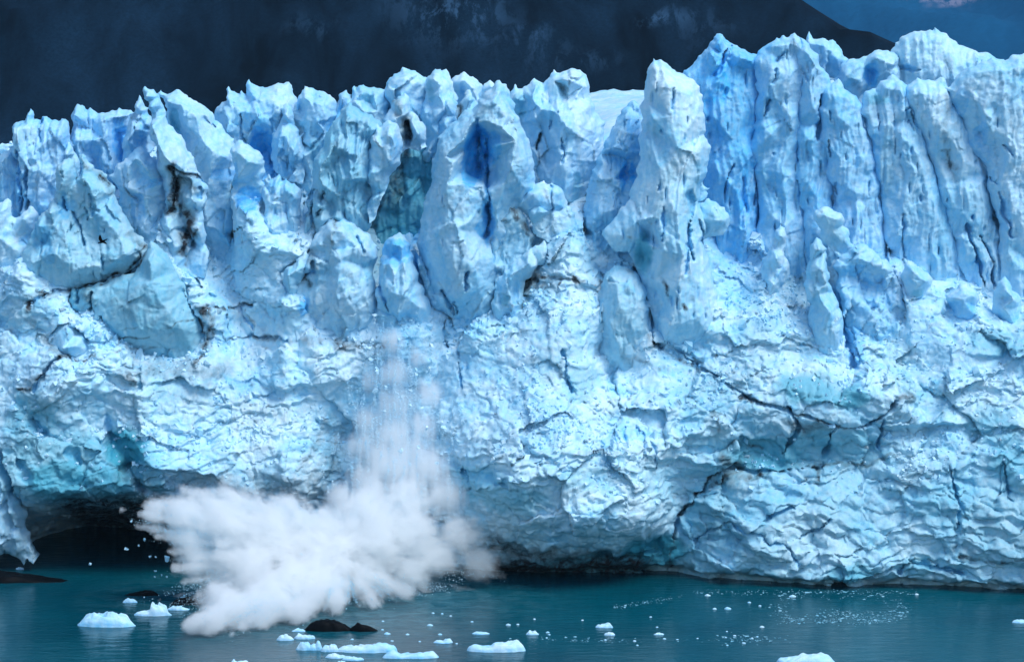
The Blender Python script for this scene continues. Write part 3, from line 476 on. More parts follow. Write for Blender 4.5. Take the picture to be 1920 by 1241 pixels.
# -- middle ledge
tower("weathered ice hump with grey seams below the fluted buttress", 14.5, [(530,545),(533,520),(545,505),(560,492),(575,470),(588,445),(600,425),(612,416),(625,408),(640,408),(652,412),(668,422),(682,432),(696,444),(706,460),(708,490),(702,520),(705,550),(720,590),(700,625),(640,640),(585,620),(562,590),(558,565),(545,560)],
      inner=[(625,425,1.8),(645,430,2.2),(600,455,2.0),(620,470,1.8),(665,455,2.0),(690,465,1.6),(645,480,2.4),(615,505,1.2),(590,500,1.6),(575,520,.2),(640,520,2.8),(670,510,2.2),(690,500,.4),(655,560,2.6),(610,560,1.6),(690,560,1.6),(630,600,1.6)], flute=.2, fac=.4, teal0=.08, cracks=[([(672,440),(680,455),(685,468)],.35,1.0),([(572,515),(585,510),(590,490)],.5,1.4)], dirtz=[([(580,530),(572,518),(560,525)],.9,.75),([(628,412),(632,425)],.5,.6),([(585,470),(590,500)],1.2,.35),([(620,440),(625,450)],.6,.4)], bluez=[(585,500,8,20,.3),(565,575,14,18,.6)], tealz=[(695,500,14,24,.4),(570,580,14,22,.6)])
tower("angular pale ice block jutting over a blue hollow", 13, [(527,512),(540,500),(556,493),(568,478),(576,472),(580,488),(575,508),(565,525),(560,545),(545,558),(533,558),(528,540)], inner=[(545,510,1.6),(560,500,1.4),(545,535,1.2),(557,520,.6)], T=1.2, R=1.2, flute=0, fac=.3, teal0=.1, thick=3)
tower("blue-capped ice block with a long dark gap on its right", 13, [(703,545),(710,515),(714,485),(718,465),(726,450),(737,441),(748,440),(760,446),(769,458),(776,480),(782,505),(792,535),(806,565),(815,590),(790,612),(750,605),(725,588),(712,575)],
      inner=[(740,455,1.4),(758,462,1.2),(735,475,.6),(755,485,1.2),(730,490,1.8),(762,490,2.0),(742,510,2.2),(772,520,2.2),(735,540,2.6),(765,550,2.8),(750,580,2.2),(785,570,1.6),(725,555,1.2)], T=1.3, R=1.6, flute=.2, fac=.25, bluez=[(742,465,34,20,.75),(735,487,26,10,.55),(762,478,14,14,.5),(745,540,30,40,.15)], cracks=[([(710,540),(720,560),(728,580)],.3,1.2)], thick=4)
tower("leaning rib of ice beside the long dark gap", 14.2, [(770,470),(780,470),(790,480),(800,500),(812,520),(820,545),(840,570),(850,600),(848,640),(830,650),(820,610),(800,575),(788,540),(778,505)], T=1.2, R=1.4, flute=.2, cracks=[([(772,470),(780,500),(790,535)],.9,2.4)], bluez=[(780,505,8,40,.7)])
block("flat-topped pale blue ice slab lying right of the central tower", 14, [(955,372),(968,362),(985,356),(1000,350),(1012,344),(1022,342),(1030,348),(1035,346),(1047,350),(1056,360),(1063,385),(1068,410),(1030,415),(990,408),(970,392)], inner=[(1000,362,1.4),(1022,352,1.2),(1010,375,1.4),(1045,360,1.0),(1040,380,1.2),(985,378,.8),(1015,395,1)], cracks=[([(1032,347),(1034,370),(1035,388)],.25,1.0)], bluez=[(1015,382,30,16,.4),(1045,380,16,18,.4)], fac=.15, thick=4)
tower("dirty crumbling ice ridge at the right foot of the central tower", 13.2, [(925,440),(930,400),(938,375),(945,362),(955,370),(966,385),(978,400),(992,420),(1005,440),(1000,470),(975,500),(950,540),(930,560),(925,500)], T=1.4, R=1.6, flute=.2, fac=.5, rough=1.3, dirtz=[([(940,370),(945,390),(942,410)],1.1,.5),([(960,385),(980,410),(990,440)],.8,.75),([(968,400),(985,435)],.7,.6),([(985,430),(1000,450)],1.0,.4)], teal0=.25)
block("white ice crust lying below the flat pale blue slab", 12.8, [(988,400),(1000,385),(1012,380),(1025,390),(1045,395),(1065,388),(1078,402),(1085,425),(1070,450),(1030,455),(1000,440)], rough=1.3, thick=4)
tower("bulging ice shoulder ringed by a dark crevasse", 10.6, [(1128,540),(1132,515),(1145,503),(1160,500),(1178,503),(1195,512),(1208,530),(1216,550),(1221,580),(1222,610),(1222,640),(1214,660),(1195,690),(1165,700),(1135,690),(1115,650),(1112,600),(1120,565)], inner=[(1150,520,1.4),(1175,525,1.6),(1160,560,2.4),(1195,560,1.6),(1145,600,2.2),(1185,610,2.4),(1160,650,2.2),(1195,655,1.0)], T=1.5, R=2, embed=True, flute=.25, fac=.25, teal0=.1, dirtz=[([(1160,500),(1190,510)],.35,.4),([(1175,670),(1200,680)],1.2,.3),([(1165,650),(1172,670)],.8,.3)])
tower("slanted white ice rib rising from the ledge to the flat slab", 11.5, [(925,560),(932,530),(945,505),(965,490),(985,475),(1005,460),(1020,455),(1030,470),(1020,495),(1000,510),(985,525),(985,560),(968,600),(940,610),(920,600)], T=1.4, R=1.6, flute=.2, fac=.35, tealz=[(948,560,10,14,.5)], inner=[(960,510,1.6),(990,490,1.8),(950,545,1.2),(965,565,1.4),(940,580,1.0)])
# -- right ledge
tower("small pale ice spire leaning against the blue panel", 14, [(1420,545),(1428,505),(1438,475),(1446,450),(1453,430),(1462,422),(1470,425),(1475,440),(1472,480),(1478,520),(1470,560),(1440,570)], inner=[(1460,440,1.4),(1452,480,1.6),(1465,500,.6),(1445,530,1.4)], T=1.2, R=1.5, flute=.15, bluez=[(1462,515,8,24,.4)])
tower("round-tipped ice spire standing on the white ledge", 10.5, [(1512,520),(1516,495),(1518,475),(1522,458),(1530,450),(1538,452),(1546,464),(1551,482),(1556,510),(1562,540),(1572,575),(1578,620),(1570,660),(1535,670),(1520,620),(1522,570)], inner=[(1532,465,1.2),(1535,500,1.8),(1545,530,1.4),(1528,545,1.2),(1548,580,2.0),(1535,620,1.4),(1562,620,1.2)], T=1.2, R=1.5, flute=.2, tealz=[(1532,550,12,40,.25),(1540,480,8,16,.2)], bluez=[(1552,580,6,30,.2)])
block("snow-capped ice lump against the third column of the wall", 13, [(1527,410),(1530,395),(1545,390),(1560,391),(1575,398),(1583,408),(1580,425),(1592,445),(1610,470),(1600,495),(1570,480),(1550,460),(1536,440)], inner=[(1545,402,1.2),(1565,408,1.4),(1555,430,1.0),(1575,450,.6)], tealz=[(1570,445,14,24,.25)], thick=4)
tower("tilted ice wedge with a rough blue broken face", 12, [(1562,500),(1575,485),(1590,470),(1610,462),(1635,470),(1655,485),(1675,510),(1692,540),(1700,580),(1690,625),(1640,640),(1600,630),(1580,590),(1572,550)], inner=[(1600,480,1.4),(1630,490,1.4),(1610,520,.2),(1640,540,-.2),(1600,560,1.0),(1660,570,.4),(1625,600,.8),(1670,610,.6)], T=1.2, flute=.1, fac=.8, rough=1.6, blue0=.15, bluez=[(1600,505,24,14,.55),(1635,530,34,22,.45),(1620,570,20,20,.4),(1660,560,18,24,.4)])
block("wedge-topped ice block below the right-leaning column", 12, [(1692,525),(1695,505),(1702,490),(1714,494),(1730,508),(1748,522),(1749,545),(1730,558),(1705,560)], inner=[(1708,505,1.2),(1730,525,1.4),(1712,540,.8)], tealz=[(1718,545,14,8,.5)], thick=4)
block("clear blue cube of ice with a white lid on the right ledge", 11, [(1773,562),(1780,548),(1795,540),(1812,534),(1826,541),(1834,552),(1834,580),(1828,598),(1812,610),(1790,600),(1778,590)], inner=[(1800,545,1.4),(1785,556,1.4),(1820,552,1.2),(1800,560,1.6),(1795,590,1.0),(1822,585,1.0)], fac=.15, bluez=[(1800,580,30,24,.5)], thick=4)
block("tall pointed pale block at the right end of the ledge", 10.5, [(1862,560),(1868,540),(1875,524),(1884,521),(1895,532),(1905,548),(1914,575),(1916,605),(1895,622),(1872,612),(1864,590)], inner=[(1883,540,1.4),(1895,560,1.4),(1878,575,1.2),(1895,600,1)], fac=.25, bluez=[(1885,580,18,30,.25)], tealz=[(1888,590,14,20,.25)], thick=4)
# -- pillar at the far left water line
tower("pale broken ice pillar standing at the water on the left", 9.5, [(-110,700),(-60,720),(-20,800),(0,822),(12,850),(25,875),(35,895),(30,915),(42,935),(50,965),(46,985),(58,1010),(63,1035),(68,1052),(62,1050),(52,1046),(47,1056),(40,1046),(20,1040),(0,1038),(-40,1050),(-110,1080)], inner=[(0,860,1.6),(15,900,2.0),(-20,900,2),(30,950,1.6),(5,960,2.2),(35,1000,1.4),(10,1010,2),(-40,980,2)], T=1.6, R=2, flute=.15, fac=.55, rough=1.3, tealz=[(20,880,30,40,.35)], dirtz=[([(0,1042),(60,1050)],.5,.3)], thick=8)

# ------------------------------------------------------------------ the setting: glacier front, plateau, lake, mountains
CTRL = [  # photo point and the distance behind the front line y = 0
 # far left shoulder
 (-260,1100,20),(-260,900,12),(-260,700,14),(-260,500,22),(-260,380,28),
 (-40,1120,16),(-40,1040,13),(-40,950,11),(-40,860,7),(-40,760,9),(-40,690,11.5),(-40,600,17),(-40,500,21),(-40,420,26),
 # cave and its lip
 (60,1130,34),(60,1060,32),(70,1000,27),(120,1130,40),(120,1050,38),(120,985,33),(200,1130,40),(200,1050,38),(200,975,32),(290,1120,36),(290,1050,34),(290,975,26),
 (60,945,8),(120,940,8),(200,925,4.5),(290,915,6.5),(380,925,5.5),(380,1000,10),(380,1110,14),(480,930,6),(480,1010,10),(480,1110,12),
 (90,880,5.5),(200,870,5),(300,870,3.5),(420,880,4),(540,890,5),(600,900,8),
 (90,800,6.5),(200,800,7),(320,805,6.5),(430,805,7.5),(540,800,8.5),
 (60,720,11),(200,740,9.5),(330,750,9),(450,745,10),(560,730,11),
 (60,650,14.5),(200,680,15.5),(330,695,15.5),(400,640,17.5),(450,670,13.5),(560,650,14),
 (60,580,18),(200,600,23),(330,600,23),(450,600,17),(480,560,20),(560,590,17),
 (60,500,23),(200,500,26),(330,500,26),(450,500,27),(560,500,25),
 (60,420,26),(200,420,26),(400,400,28),(560,400,28),(60,340,30),(300,330,31),(560,320,31),
 # middle
 (620,1110,12),(620,1000,11),(620,900,9),(660,880,10),(660,780,13),(660,690,15),(660,610,16),(660,520,18),(660,420,24),(660,330,29),
 (760,1110,10),(760,1000,10),(760,880,11),(760,780,13),(760,690,14.5),(760,610,15.5),(760,520,19),(760,420,26),(760,320,30),
 (850,1100,7),(850,1000,4),(850,890,3),(850,790,5.0),(850,690,10),(850,610,15),(850,520,18),(850,420,24),(850,320,29),
 (960,1110,8),(960,1080,5.5),(960,1040,3),(960,970,-4),(960,890,-5.5),(960,820,-3),(960,740,3),(960,670,9),(960,610,15),(960,520,17),(960,420,22),(960,320,28),
 (1100,1115,7),(1100,1085,4),(1100,1050,2.0),(1100,990,-6),(1100,900,-6.5),(1100,830,-4),(1100,750,1.5),(1100,680,7),(1100,620,12),(1100,530,14),(1100,430,19),(1100,330,27),
 (1220,1120,5),(1220,1085,5),(1220,1040,3),(1220,980,-4),(1220,890,-4),(1220,800,0),(1220,720,5),(1220,650,9),(1220,560,13),(1220,450,18),(1220,330,25),
 # right
 (1275,1120,4),(1275,1060,4),(1275,960,3),(1290,880,2.5),(1330,1125,1.5),(1330,1050,1),(1350,960,1.5),(1360,860,3),
 (1400,1120,0),(1400,1060,-1),(1420,980,-.5),(1420,900,1),(1420,840,4),(1400,770,1.5),(1400,690,6),(1400,600,12),(1400,520,16),(1400,420,21),(1400,320,26),
 (1550,1120,-1),(1550,1060,-2),(1550,980,-1),(1550,900,1.5),(1550,840,5.5),(1550,785,-.5),(1550,720,1),(1550,640,8),(1550,570,12),(1550,500,16),(1550,400,21),(1550,320,24),
 (1700,1125,-2.5),(1700,1060,-3.5),(1700,980,-2),(1700,900,.5),(1700,830,3),(1700,770,0),(1700,700,5),(1700,630,11),(1700,570,14),(1700,500,18),(1700,400,21),
 (1850,1130,-5),(1850,1060,-6),(1850,980,-4.5),(1850,900,-2),(1850,820,-.5),(1850,740,3.5),(1850,670,8),(1850,610,12),(1850,540,16),(1850,420,20),
 (2000,1135,-8),(2000,1060,-9),(2000,960,-7),(2000,860,-3.5),(2000,760,1.5),(2000,680,7),(2000,600,12),(2000,500,17),(2000,400,20),
 (2250,1150,-12),(2250,1000,-12),(2250,850,-7),(2250,700,4),(2250,550,14),(2250,420,20),
]
def tps(cp_):
    pts = np.array([(*P(a, b, c), c) for a, b, c in cp_]); q = pts[:, :2] / 10.0; n = len(q)
    d = np.linalg.norm(q[:, None] - q[None], axis=2); U = lambda r: np.where(r > 0, r * r * np.log(np.maximum(r, 1e-9)), 0)
    A = np.zeros((n + 3, n + 3)); A[:n, :n] = U(d) + np.eye(n) * .02
    A[:n, n] = 1; A[:n, n + 1:] = q; A[n, :n] = 1; A[n + 1:, :n] = q.T
    wts = np.linalg.solve(A, np.concatenate([pts[:, 2], [0, 0, 0]]))
    def ev(x, z):
        s = np.stack([x.ravel(), z.ravel()], 1) / 10.0
        r = np.linalg.norm(s[:, None] - q[None], axis=2)
        return (U(r) @ wts[:n] + wts[n] + s @ wts[n + 1:]).reshape(x.shape)
    return ev
def body():
    xs = np.arange(-82, 84, RES, dtype=np.float32); zs = np.arange(-2.2, 50, RES, dtype=np.float32)
    cxs = np.linspace(xs[0], xs[-1], 180); czs = np.linspace(zs[0], zs[-1], 80)
    cz2, cx2 = np.meshgrid(czs, cxs, indexing='ij')
    cy2 = tps(CTRL)(cx2, cz2)
    ix = np.clip((xs - cxs[0]) / (cxs[1] - cxs[0]), 0, 178.999); iz = np.clip((zs - czs[0]) / (czs[1] - czs[0]), 0, 78.999)
    a, b = ix.astype(int), iz.astype(int); fx, fz = (ix - a)[None, :], (iz - b)[:, None]
    Yb = (cy2[np.ix_(b, a)] * (1 - fz) * (1 - fx) + cy2[np.ix_(b, a + 1)] * (1 - fz) * fx + cy2[np.ix_(b + 1, a)] * fz * (1 - fx) + cy2[np.ix_(b + 1, a + 1)] * fz * fx)
    Z, X = np.meshgrid(zs, xs, indexing='ij')
    fill = np.minimum.accumulate(Yb[::-1], axis=0)[::-1]          # no hollow alcoves under the left towers
    Yb = Yb + (fill - Yb) * .8 * smooth(8.5, 12, Z) * smooth(20, 12, X)
    keep = np.zeros_like(Yb); tgt = np.full_like(Yb, 1e9)
    for nm, lb, ct, Y, o, k in PIECES:
        if k.get('embed'): continue
        pw = np.array(wpts(o, Y)); lo = pw.min(0); hi = pw.max(0)
        i0, i1 = np.searchsorted(zs, (lo[1], hi[1])); j0, j1 = np.searchsorted(xs, (lo[0], hi[0]))
        if i1 - i0 < 2 or j1 - j0 < 2: continue
        sx, sz = X[i0:i1, j0:j1], Z[i0:i1, j0:j1]
        ins = in_poly(sx, sz, [tuple(v) for v in pw])
        d = np.full(sx.shape, 1e9, np.float32)
        for i, ft in enumerate(foot_edges(pw)):
            if ft: d = np.minimum(d, seg_dist(sx, sz, pw[[i, (i + 1) % len(pw)]])[0])
        hz = hi[1] - lo[1]; wgt = smooth(.5, 2.6, d) * ins * smooth(lo[1] + min(.6, .1 * hz), lo[1] + min(6.0, .38 * hz), sz)
        tgt[i0:i1, j0:j1] = np.where(ins, np.minimum(tgt[i0:i1, j0:j1], Y + 2.0), tgt[i0:i1, j0:j1])
        keep[i0:i1, j0:j1] = np.maximum(keep[i0:i1, j0:j1], wgt)
    tgt = np.where(tgt > 1e8, Yb, np.maximum(tgt, Yb)); Yb = Yb + (tgt - Yb) * keep
    slope = np.gradient(Yb, RES, axis=0)            # how far the face leans back
    ledge = smooth(.5, 1.6, slope) * (1 - keep); steep = 1 - ledge
    wx = X + 1.6 * perlin(X * .13, Z * .13, 1.) + .5 * perlin(X * .5, Z * .5, 2.); wz = Z + 1.3 * perlin(X * .13, Z * .13, 5.) + .5 * perlin(X * .5, Z * .5, 6.)
    low = smooth(24, 14, Z)                       # the old melted ice near the water
    right = smooth(14, 24, X)
    H = np.zeros_like(X)
    # broad folds and broken facets
    H += 2.0 * fbm(X * .075, Z * .10, 3.3, n=2)
    f, e = facets(wx, wz * 1.2, 6.5, 301, 1.2, .35); H += (1.9 + .3 * ledge) * (f - .12 * smooth(.07, 0, e))
    f, e = facets(wx + 3, wz * 1.3, 2.7, 302, 1.1, .22); H += (.45 + .45 * ledge) * .9 * (f - .25 * smooth(.08, 0, e)) * (1 - .65 * low * right)
    f, e = facets(wx, wz * 1.2, 1.15, 303, 1.0, .2); H += (.06 + .4 * ledge) * .5 * f * (1 - .5 * low * right)
    H += (.12 + .25 * ledge) * ridged(wx * .33 + .25 * wz, wz * .5, 4.4, n=4) * (1 - .4 * low * right)
    # scalloped, layered face low on the right
    # sheared layers: each shelf leans out, then breaks back under itself
    calm = smooth(-.2, .35, perlin(X * .07, Z * .10, 161.)) * (1 - .5 * ledge); H *= 1 - .5 * calm
    amp = smooth(-.35, .5, perlin(X * .06, Z * .09, 61.)) * steep
    for lam, A, sd, tl in ((4.6, 1.5, 62., .18), (2.1, .7, 63., -.22), (1.0, .28, 64., .1)):
        ph = (wz + tl * X + 2.6 * perlin(X * .055, Z * .05, sd) + .9 * perlin(X * .2, Z * .15, sd + 3) + .3 * perlin(X * .8, Z * .5, sd + 5)) / lam
        fr = ph - np.floor(ph); r = _u[_perm[np.floor(ph).astype(int) & 4095], 2]
        H += A * amp * (.35 + r) * (1 - fr) * smooth(0, .12, fr)
    sc, e = scallop(wx + .3 * wz, wz, 3.6, 2.0, 71); sc2, e2 = scallop(wx, wz + .2 * wx, 1.7, .95, 72)
    H -= low * (.35 + .65 * right) * (1.5 * sc + .55 * sc2)
    H += .2 * fbm(X * .8, Z * 1.1, 8.8, n=5, gain=.6) * (1 - .55 * low * right) * (1 - .7 * calm)
    # rubble on the ledges
    rb = ledge * smooth(-.25, .35, perlin(X * .12, Z * .2, 20.))
    f1, f2, ox, oy, r = cells(wx * .95, wz * 1.9, 91); H += rb * (.9 * np.clip(r[..., 2] - .25, 0, 1) * smooth(.62, .1, f1))
    f1, f2, ox, oy, r = cells(wx * 2.1, wz * 3.6, 92); H += rb * (.5 * np.clip(r[..., 2] - .2, 0, 1) * smooth(.62, .1, f1))
    H *= 1 - .75 * keep
    # crumbled, crushed ice in patches
    crm = smooth(-.15, .3, perlin(X * .09, Z * .13, 171.) + .5 * perlin(X * .3, Z * .4, 172.)) * (1 - keep) * (1 - .75 * low * right)
    f, e = facets(wx + .2 * perlin(X * 2, Z * 2, 6.), wz * 1.2, .85, 304, 1.3, .5); H += crm * .17 * (f - .3 * smooth(.1, 0, e))
    f, e = facets(wx * 1.0 + 7, wz * 1.1, .45, 305, 1.3, .5); H += crm * .08 * f
    H -= crm * .35 * smooth(.45, .9, perlin(X * .7, Z * .9, 173.))
    blue = .18 * smooth(.1, .9, fbm(X * .11, Z * .13, 31., n=3)); dirt = np.zeros_like(X); teal = np.zeros_like(X)
    teal += .22 * smooth(.1, .9, fbm(X * .08 + 9, Z * .11, 45., n=4))
    teal += .30 * low * smooth(.15, 1.0, fbm(X * .10 + 4, Z * .16, 41., n=3)) + .25 * low * right
    dirt += .10 * smooth(.0, .8, fbm(X * .05, Z * .07, 57., n=4)) * smooth(44, 30, Z)
    dirt += .24 * smooth(.35, 1.1, fbm(X * .14, Z * .26, 51., n=4)) * smooth(36, 22, Z)
    dirt += .22 * crm * smooth(.2, .9, fbm(X * 1.1, Z * 1.4, 59., n=4)) * smooth(38, 26, Z); teal += .08 * crm * smooth(.1, .8, fbm(X * .5, Z * .6, 58., n=3))
    dirt = np.maximum(dirt, .92 * smooth(3.8, 1.5, Z + .9 * perlin(X * .22, Z * .4, 81.) + .4 * perlin(X * .9, Z * .9, 82.)) * smooth(-4, 2, X) * smooth(20, 14, X))  # undercut shade at the water line, painted as a dark band
    # shade of the cave roof and walls painted into the ice colour
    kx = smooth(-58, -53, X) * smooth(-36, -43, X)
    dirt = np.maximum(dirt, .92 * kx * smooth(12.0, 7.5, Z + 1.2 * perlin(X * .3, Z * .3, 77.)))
    Ys = Yb - H
    def Yr(a, b):
        y = 10.0
        for _ in range(6):
            x, zz = P(a, b, y); y = .4 * y + .6 * float(Ys[np.clip(int((zz - zs[0]) / RES), 0, len(zs) - 1), np.clip(int((x - xs[0]) / RES), 0, len(xs) - 1)])
        return y
    carve(X, Z, H, blue, dirt, teal, Yr, CR_BODY, BL_BODY, DI_SHADE_BODY, TE_BODY)
    foot = smooth(1.5, .35, Z + .35 * perlin(X * .25, Z * 0, 12.))
    H -= 2.6 * foot
    V = np.stack([X, Yb - H, Z], -1).astype(np.float32)
    for k, scf, am in ((0, .45, .34), (1, 1.3, .17), (2, 3.0, .08)):
        q = V * np.float32(scf)
        V += np.stack([perlin(q[..., 0], q[..., 1], q[..., 2], 11 * k + 1) * 1.2, perlin(q[..., 0], q[..., 1], q[..., 2], 11 * k + 2) * .5, perlin(q[..., 0], q[..., 1], q[..., 2], 11 * k + 3)], -1) * np.float32(am)
    nz, nx = X.shape
    F = grid_faces(nz, nx)
    # back plateau, from above the front to the valley behind
    px_ = np.arange(-130, 190, .9, dtype=np.float32); py_ = np.arange(25, 230, .9, dtype=np.float32)
    PY, PX = np.meshgrid(py_, px_, indexing='ij')
    top = np.interp(PX, [-130, -60, -50, -20, -5, 8, 12, 16, 24, 30, 60, 190], [30, 38, 42, 48.5, 50.5, 50, 52.6, 53.2, 54, 55.5, 57, 60])
    PZ = top - .022 * (PY - 17) * smooth(30, 60, PY) - 1.0 + .9 * fbm(PX * .09, PY * .05, 2., n=4) + .5 * np.abs(fbm(PX * .25, PY * .5, 9., n=3)) * 1.0
    PZ -= 5.0 * smooth(33, 25, PY)
    PV = np.stack([PX, PY, PZ], -1).reshape(-1, 3)
    PF = grid_faces(*PX.shape) + nz * nx
    VV = np.concatenate([V.reshape(-1, 3), PV]); FF = np.concatenate([F, PF]); z0 = np.zeros(len(PV), np.float32)
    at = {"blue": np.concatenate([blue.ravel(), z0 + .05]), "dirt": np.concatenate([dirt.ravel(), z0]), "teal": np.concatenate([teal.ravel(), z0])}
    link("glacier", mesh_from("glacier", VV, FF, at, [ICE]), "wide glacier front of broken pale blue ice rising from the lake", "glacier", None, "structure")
    return V, ledge, rb

CR_BODY = [([(205,815),(228,838),(245,862)], 2.6, 2.6), ([(240,880),(258,900),(265,915)], 1.3, 2.2), ([(120,850),(150,870)], 1.6, 1.2), ([(60,800),(85,815)], 1.3, 1.1), ([(30,860),(50,890)], 1.2, 1.2), ([(1230,1020),(1180,1045),(1120,1050)], 1.5, 1.8), ([(860,880),(900,890),(940,905)], 1.3, 1.2),   # crack lines: photo points, width and depth in metres
 ([(1575,510),(1590,545),(1580,580),(1588,640),(1605,690)], .75, 2.6), ([(1530,560),(1545,600),(1548,640)], .4, 1.2),
 ([(1190,500),(1215,540),(1225,590),(1224,640),(1240,655)], .55, 2.2),
 ([(1240,655),(1250,640),(1300,680),(1345,705),(1400,745),(1470,770),(1530,785),(1580,798),(1620,798),(1655,780),(1680,752)], .36, 1.1),
 ([(1380,742),(1430,756),(1470,764)], .35, 1.0), ([(1262,1010),(1275,965),(1310,925),(1340,890),(1370,875),(1420,885),(1480,880),(1540,875)], .4, 1.2),
 ([(1480,765),(1500,800),(1470,850)], .6, 1.6), ([(1565,800),(1545,850)], .5, 1.3), ([(1660,790),(1650,840)], .5, 1.3),
 ([(130,548),(190,536),(240,518),(272,478)], .35, .8), ([(50,575),(90,548),(130,540)], .45, .9),
 ([(60,735),(80,700),(110,672)], .5, 1.2), ([(835,590),(832,620),(836,655)], .4, 1.4), ([(860,645),(862,700),(868,730)], .3, .8),
 ([(1055,660),(1062,700),(1068,740)], .4, 1.2), ([(1170,800),(1178,830)], .3, 1.0), ([(1195,800),(1212,835),(1207,860)], .3, 1.2),
 ([(1225,830),(1232,880)], .25, .8), ([(1785,875),(1800,940),(1795,990)], .5, 1.3), ([(1885,870),(1900,940)], .3, 1.0),
 ([(1300,1010),(1370,980),(1430,1010),(1480,1030),(1500,1060)], .4, .9), ([(1500,1010),(1540,990),(1560,970)], .45, 1.0), ([(1440,970),(1490,955)], .45, 1.0), ([(1690,1075),(1700,1050),(1750,1060),(1800,1075)], .5, 1.3),
 ([(390,575),(430,578),(470,570)], .3, .7), ([(420,590),(435,625)], .25, .6), ([(450,575),(475,620)], .25, .6), ([(390,640),(470,632),(540,638)], .3, .6),
]
BL_BODY = [(1590,560,30,60,.45),(1600,600,26,90,.5),(1650,545,50,60,.35),(1630,500,70,60,.30),(570,575,18,24,.8),(470,375,26,26,.8),(760,440,40,30,.6),(20,430,60,60,.3),(80,440,60,50,.35),(1360,470,90,60,.35),(640,555,30,30,.2),(255,350,40,60,.25),(215,285,40,60,.4),(495,300,40,60,.7)]
TE_BODY = [(110,900,80,50,.85),(185,905,80,40,.8),(60,850,50,50,.6),(275,905,40,26,.6),(150,840,60,30,.4),(1860,800,60,40,.5),(235,845,50,50,.95),(130,860,90,60,.6),(60,790,60,60,.55),(40,880,60,60,.5),(250,880,60,50,.6),(1515,728,70,30,.75),(1595,748,46,24,.75),(1440,850,110,36,.75),(1520,830,60,40,.6),(1600,830,50,34,.6),(1225,1035,75,45,.95),(1120,1062,170,36,.85),(1420,1075,50,26,.6),(1600,1075,60,22,.7),(1720,1062,40,24,.6),(900,910,70,40,.5),(950,935,90,30,.55),(700,460,60,60,.4),  # undercut faces and hollows: their shade painted in as teal
           (1560,850,130,30,.5),(1600,920,140,50,.35),(1780,950,80,50,.4),(1900,870,60,50,.6),(1300,1060,60,60,.45),(1500,1085,160,28,.4),(1870,640,70,25,.4),(1100,900,70,25,.3),(1090,720,40,40,.3)]
DI_SHADE_BODY = [  # sediment seams, plus painted shade of the undercut
 ([(50,580),(60,560),(90,550),(130,545),(190,534),(240,518),(272,470)], .8, .95), ([(60,600),(75,625),(110,660)], 1.0, .4),
 ([(205,635),(260,630),(300,622),(362,598)], .4, .6), ([(215,660),(240,650),(330,650)], .35, .7), ([(215,640),(240,630)], .8, .6), ([(370,680),(390,640),(400,610),(385,580)], 1.0, .7), ([(378,590),(390,580)], 1.3, .8),
 ([(390,576),(430,579),(472,568)], .45, .75), ([(460,580),(480,625)], .3, .5), ([(330,650),(400,640),(470,633),(550,640),(610,640),(660,650),(780,652)], .6, .55), ([(640,645),(655,650)], 1.6, .6),
 ([(40,735),(60,720),(85,690),(115,670)], .8, .8), ([(115,672),(150,675),(178,668)], .4, .8), ([(240,700),(250,720)], 1.0, .6),
 ([(230,700),(300,690),(420,695)], 2.2, .32), ([(300,740),(420,760),(560,770)], 2.4, .16), ([(230,880),(260,900),(330,905),(420,905),(520,910),(600,925)], 2.6, .35), ([(480,900),(560,905),(620,880),(640,800)], 2.4, .28),
 ([(960,520),(990,525),(1010,518),(1060,522),(1100,530),(1135,535)], .55, .9), ([(980,560),(990,540),(1025,535)], 1.2, .5), ([(1130,535),(1140,560)], 1.4, .45), ([(1050,530),(1043,550)], .5, .8), ([(985,580),(978,570),(990,548)], .5, .6),
 ([(1215,640),(1235,650),(1250,640)], .8, .8), ([(1240,655),(1270,672),(1300,685),(1330,700)], .5, .7), ([(1190,665),(1225,690),(1290,700)], .6, .5), ([(1130,650),(1170,640)], 2.0, .25),
 ([(1345,705),(1370,718),(1376,742),(1400,748),(1450,758),(1480,768)], .4, .6), ([(1380,745),(1430,757),(1465,755)], .45, .8), ([(1465,755),(1475,770),(1520,784),(1570,798),(1605,800),(1630,797),(1650,782),(1680,755)], .42, .66), ([(1690,740),(1715,755)], 1.0, .6), ([(1340,770),(1350,810)], .6, .5), ([(1480,790),(1500,805),(1560,800)], 1.2, .5),
 ([(1255,1070),(1262,1010),(1275,965),(1310,925),(1340,890),(1365,872)], .5, .66), ([(1300,930),(1360,895),(1420,885),(1445,900)], .5, .75), ([(1355,860),(1385,875)], 1.1, .7), ([(1380,895),(1470,880)], .4, .5), ([(1490,870),(1530,875),(1535,900)], .6, .7), ([(1540,875),(1620,868),(1680,850),(1700,860)], .5, .55), ([(1360,830),(1430,845)], .4, .6),
 ([(1800,1045),(1860,1050),(1920,1050)], .4, .75), ([(1770,1040),(1790,1025)], .8, .4),
 ([(930,1022),(1000,1042),(1100,1052),(1190,1058)], 3.0, .62), ([(925,1068),(1010,1082),(1100,1086),(1180,1088)], 3.0, .95),([(940,1085),(1100,1096),(1260,1100)], 1.6, .95), ([(1100,1080),(1180,1085),(1260,1085)], 1.4, .6), ([(970,858),(1020,862)], .8, .5), ([(1075,850),(1110,850)], .4, .5), ([(1100,850),(1200,848)], .3, .4), ([(620,780),(600,830),(560,880)], 1.4, .3), ([(985,845),(1010,862)], .8, .4),  # wide bands by the water line: undercut shade painted in
 ([(1280,560),(1330,580)], .3, .5), ([(1230,520),(1246,535)], .9, .5),
]
